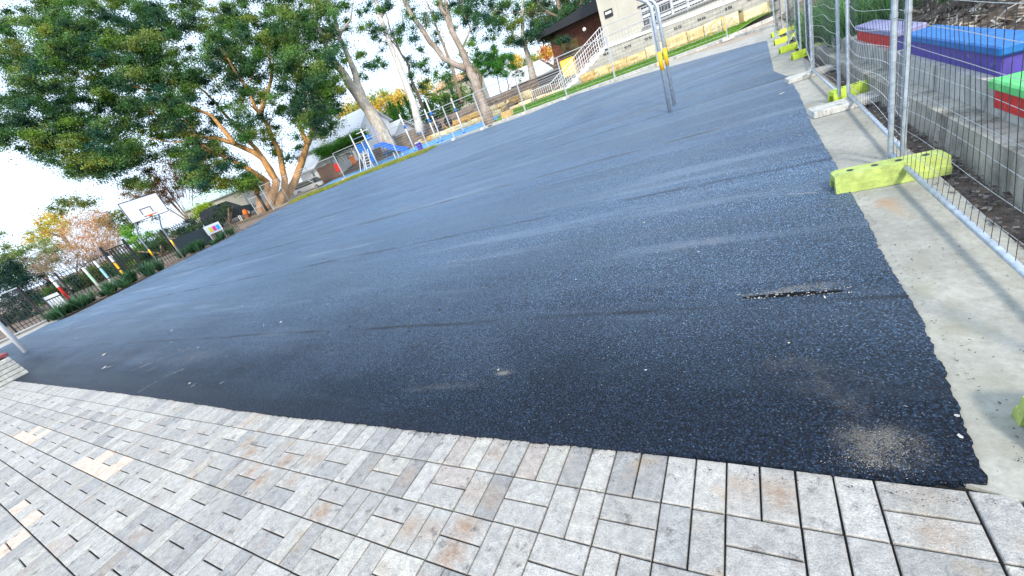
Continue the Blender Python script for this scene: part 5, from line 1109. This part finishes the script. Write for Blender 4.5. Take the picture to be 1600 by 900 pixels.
# terrace slab
sl_ = MB().box(((xl + xr) / 2 - .5, 28.2, 2.1), (xr - xl + 1, 2.3, .2)); tag(sl_.build('terrace', M['concrete_apron']), kind='structure')
# cream building
BY = 29.4; bl = -6.45
t = thing('building', (bl, BY, 2.2), 'cream rendered school building with a long grilled window band', 'building')
wl, wr, wz0, wz1 = -4.05, 6.5, 2.62, 3.72
for (x0, x1, z0_, z1_) in ((bl, wl, 1.5, 7.2), (wl, 7.0, 1.5, wz0), (wl, 7.0, wz1, 7.2)):
    MB().box(((x0 + x1) / 2, BY + .15, (z0_ + z1_) / 2), (x1 - x0, .3, z1_ - z0_)).build('wall', M['cream'], t)
MB().box((bl + .15, BY + 4.3, 4.3), (.3, 8, 5.8)).build('side_wall', M['cream'], t)
MB().box((0, BY + 4, 7.3), (14, 9.2, .25)).build('roof', M['galv_far'], t)
for x in (-5.3, -4.1): MB().box((x, BY - .001, 5.3 if x > -5 else 4.8), (.02, .012, 3.1 if x > -5 else 4.6)).build('wall_joint', M['mortar'], t)
MB().box((wl + 5.2, BY + .26, 3.17), (10.5, .04, 1.1)).build('window_void', M['dark'], t)
nw = 12; ww = (wr - wl) / nw
for i in range(nw):
    x0 = wl + ww * i; fr = MB()
    for (cx_, cz_, sx_, sz_) in ((x0 + ww / 2, wz1 - .04, ww - .01, .06), (x0 + ww / 2, wz0 + .04, ww - .01, .06), (x0 + .03, 3.17, .05, .96), (x0 + ww - .03, 3.17, .05, .96)): fr.box((cx_, BY + .05, cz_), (sx_, .06, sz_))
    f_ = fr.build('window', M['white'], t)
    for j in range(3):
        pn = MB(); z_ = wz0 + .22 + .33 * j
        pn.box((x0 + ww / 2, BY + .10, z_), (ww - .16, .02, .15)); o = pn.build('louvre', M['white'] if (i * 7 + j * 3) % 5 else M['glass'], None); o.parent = f_
g_ = MB()
for i in range(int((wr - wl) / .16)): g_.box((wl + .16 * i + .08, BY - .05, 3.17), (.018, .018, 1.12))
for z_ in (2.66, 3.0, 3.34, 3.68): g_.box(((wl + wr) / 2, BY - .03, z_), (wr - wl, .02, .03))
g_.build('security_grille', M['galv_far'], t)
MB().box((wl + 5.2, BY - .05, wz0 - .06), (10.6, .14, .06)).build('sill', M['black'], t); MB().box((wl + 5.2, BY - .03, wz1 + .05), (10.6, .1, .07)).build('lintel', M['black'], t)
p = WY(951, 21, BY); t2 = thing('wall_sign', (p.x, BY - .03, p.z), 'small black framed plate on the left end of the cream wall', 'sign')
MB().box((p.x, BY - .03, p.z), (.52, .04, .42)).build('plate', M['black'], t2); MB().box((p.x, BY - .055, p.z + .05), (.38, .012, .13)).build('white_panel', M['white'], t2)
# brick building behind the stairs
t = thing('building', (-9, 33, 2), 'dark brown brick building behind the stairs', 'building')
bx0, bx1, by = -11.3, -6.4, 33.0
MB().box(((bx0 + bx1) / 2, by + 2, 3.3), (bx1 - bx0, 4, 3.2)).build('wall', M['brick'], t)
MB().prism([(bx0 - .6, by - .9, 4.75), (bx1 + .3, by - .9, 4.75), (bx1 + .3, by - .9, 5.6), (bx0 - .6, by - .9, 5.05)], (0, 0, 0), (0, 6, .5)).build('roof', M['dark'], t)
fr = MB().box((-9.9, by - .03, 3.3), (1.3, .06, 1.1)).build('window', plain('olive_panel', (.12, .09, .02), .6), t); o = MB().box((-9.9, by - .07, 3.3), (1.1, .02, .9)).build('pane', plain('dim_glass', (.10, .08, .02), .2), None); o.parent = fr
me = None
for r in range(12):
    for i in range(22):
        x = bx0 + .14 + .28 * i + (.14 if r % 2 else 0); z = 1.95 + .22 * r
        if x > bx1 - .1 or abs(x + 9.9) < .85 and abs(z - 3.3) < .75: continue
        if me is None: o = MB().box((0, 0, 0), (.25, .03, .19)).build('brick', plain('red_brick', (.15, .05, .03), .85, 0, .3, 3), t); me = o.data
        else: o = bpy.data.objects.new('brick', me); COL.objects.link(o); o.parent = t
        o.location = Vector((x, by - .012 + rnd.gauss(0, .003), z)) - Vector(t.location)
p = WY(941, 45 - 10, 32); lp = WY(913, 46, 31.5)
# globe lamp
t = thing('globe_lamp', (lp.x, 31.5, lp.z), 'round white globe lamp in front of the brick building', 'lamp')
bm = bmesh.new(); bmesh.ops.create_uvsphere(bm, u_segments=14, v_segments=8, radius=.13); me = bpy.data.meshes.new('globe'); bm.to_mesh(me); bm.free(); me.materials.append(M['white']); o = bpy.data.objects.new('globe', me); COL.objects.link(o); o.parent = t
MB().tube([(lp.x, 31.5, lp.z - 2.2), (lp.x, 31.5, lp.z - .1)], .03, 8).build('pole', M['black'], t)
# yellow locker
p = WY(889, 105, 29.5); t = thing('locker', (p.x, 29.5, zg(29.5)), 'tall yellow cabinet at the foot of the stairs', 'cabinet')
MB().box((p.x, 29.5, p.z), (.95, .5, 1.1)).build('cabinet_body', plain('ochre_paint', (.80, .48, .06), .6), t, bevel=.02)
for s in (-1, 1): MB().box((p.x + s * .22, 29.24, p.z - .05), (.4, .02, .9)).build('door', plain('ochre_door', (.86, .55, .10), .6), t)
MB().box((p.x, 29.5, p.z - .95), (.9, .4, .7)).build('plinth', M['dark'], t)
p = WY(862, 122, 29.6); t = thing('slatted_box', (p.x, 29.6, zg(29.6)), 'dark slatted enclosure left of the stairs', 'enclosure')
MB().box((p.x, 29.7, p.z), (2.1, .3, .9)).build('box_body', M['dark'], t)
for i in range(6): MB().box((p.x, 29.5, p.z - .4 + .16 * i), (2.1, .04, .08)).build('slat', plain('grey_slat%d' % i, (.20, .20, .22), .6), t)
# mulch bank litter between trunk and stairs
pts = []; sz = []
for i in range(2600):
    x = rnd.uniform(-24, -9.5); y = rnd.uniform(27.5, 36); pts.append((x, y, tz(x, y) - .05)); sz.append(rnd.uniform(.05, .12))
debris('bank_litter', pts, sz, M['paver_far'], [(.22, .14, .12), (.32, .24, .2), (.14, .10, .08), (.4, .34, .26)], 'bark litter over the sloping bank behind the playground')
# small spiky plants along the block wall
for i, (q, l) in enumerate([((1155, 23), 'small spiky plant on the sandstone row right of the fence posts'), ((1212, 8), 'spiky plant at the far right end of the sandstone row'), ((1106, 46), 'tiny spiky plant on the sandstone row behind the near hoop')]):
    p = WY(*q, 26.6); tufts([(p.x, 26.62, max(p.z - .2, zb + .45))], .3 if i != 1 else .5, 40, [(.05, .09, .05), (.10, .12, .07)], l, wd=.01, spread=.25, group='spiky plants on the sandstone row')
# bent yellow rail
p = WY(1122, 45, 25.6); t = thing('yellow_rail', (p.x, 25.6, zg(25.6)), 'bent yellow handrail in front of the sandstone row', 'rail'); z0 = zg(25.6)
MB().tube([(p.x - .35, 25.6, z0), (p.x - .35, 25.6, z0 + .6), (p.x - .25, 25.6, z0 + .82), (p.x, 25.6, z0 + .92), (p.x + .3, 25.6, z0 + .95)], .025, 8).build('handrail', M['yellow'], t, smooth=True); MB().tube([(p.x + .3, 25.6, z0), (p.x + .3, 25.6, z0 + .95)], .025, 8).build('leg', M['yellow'], t)
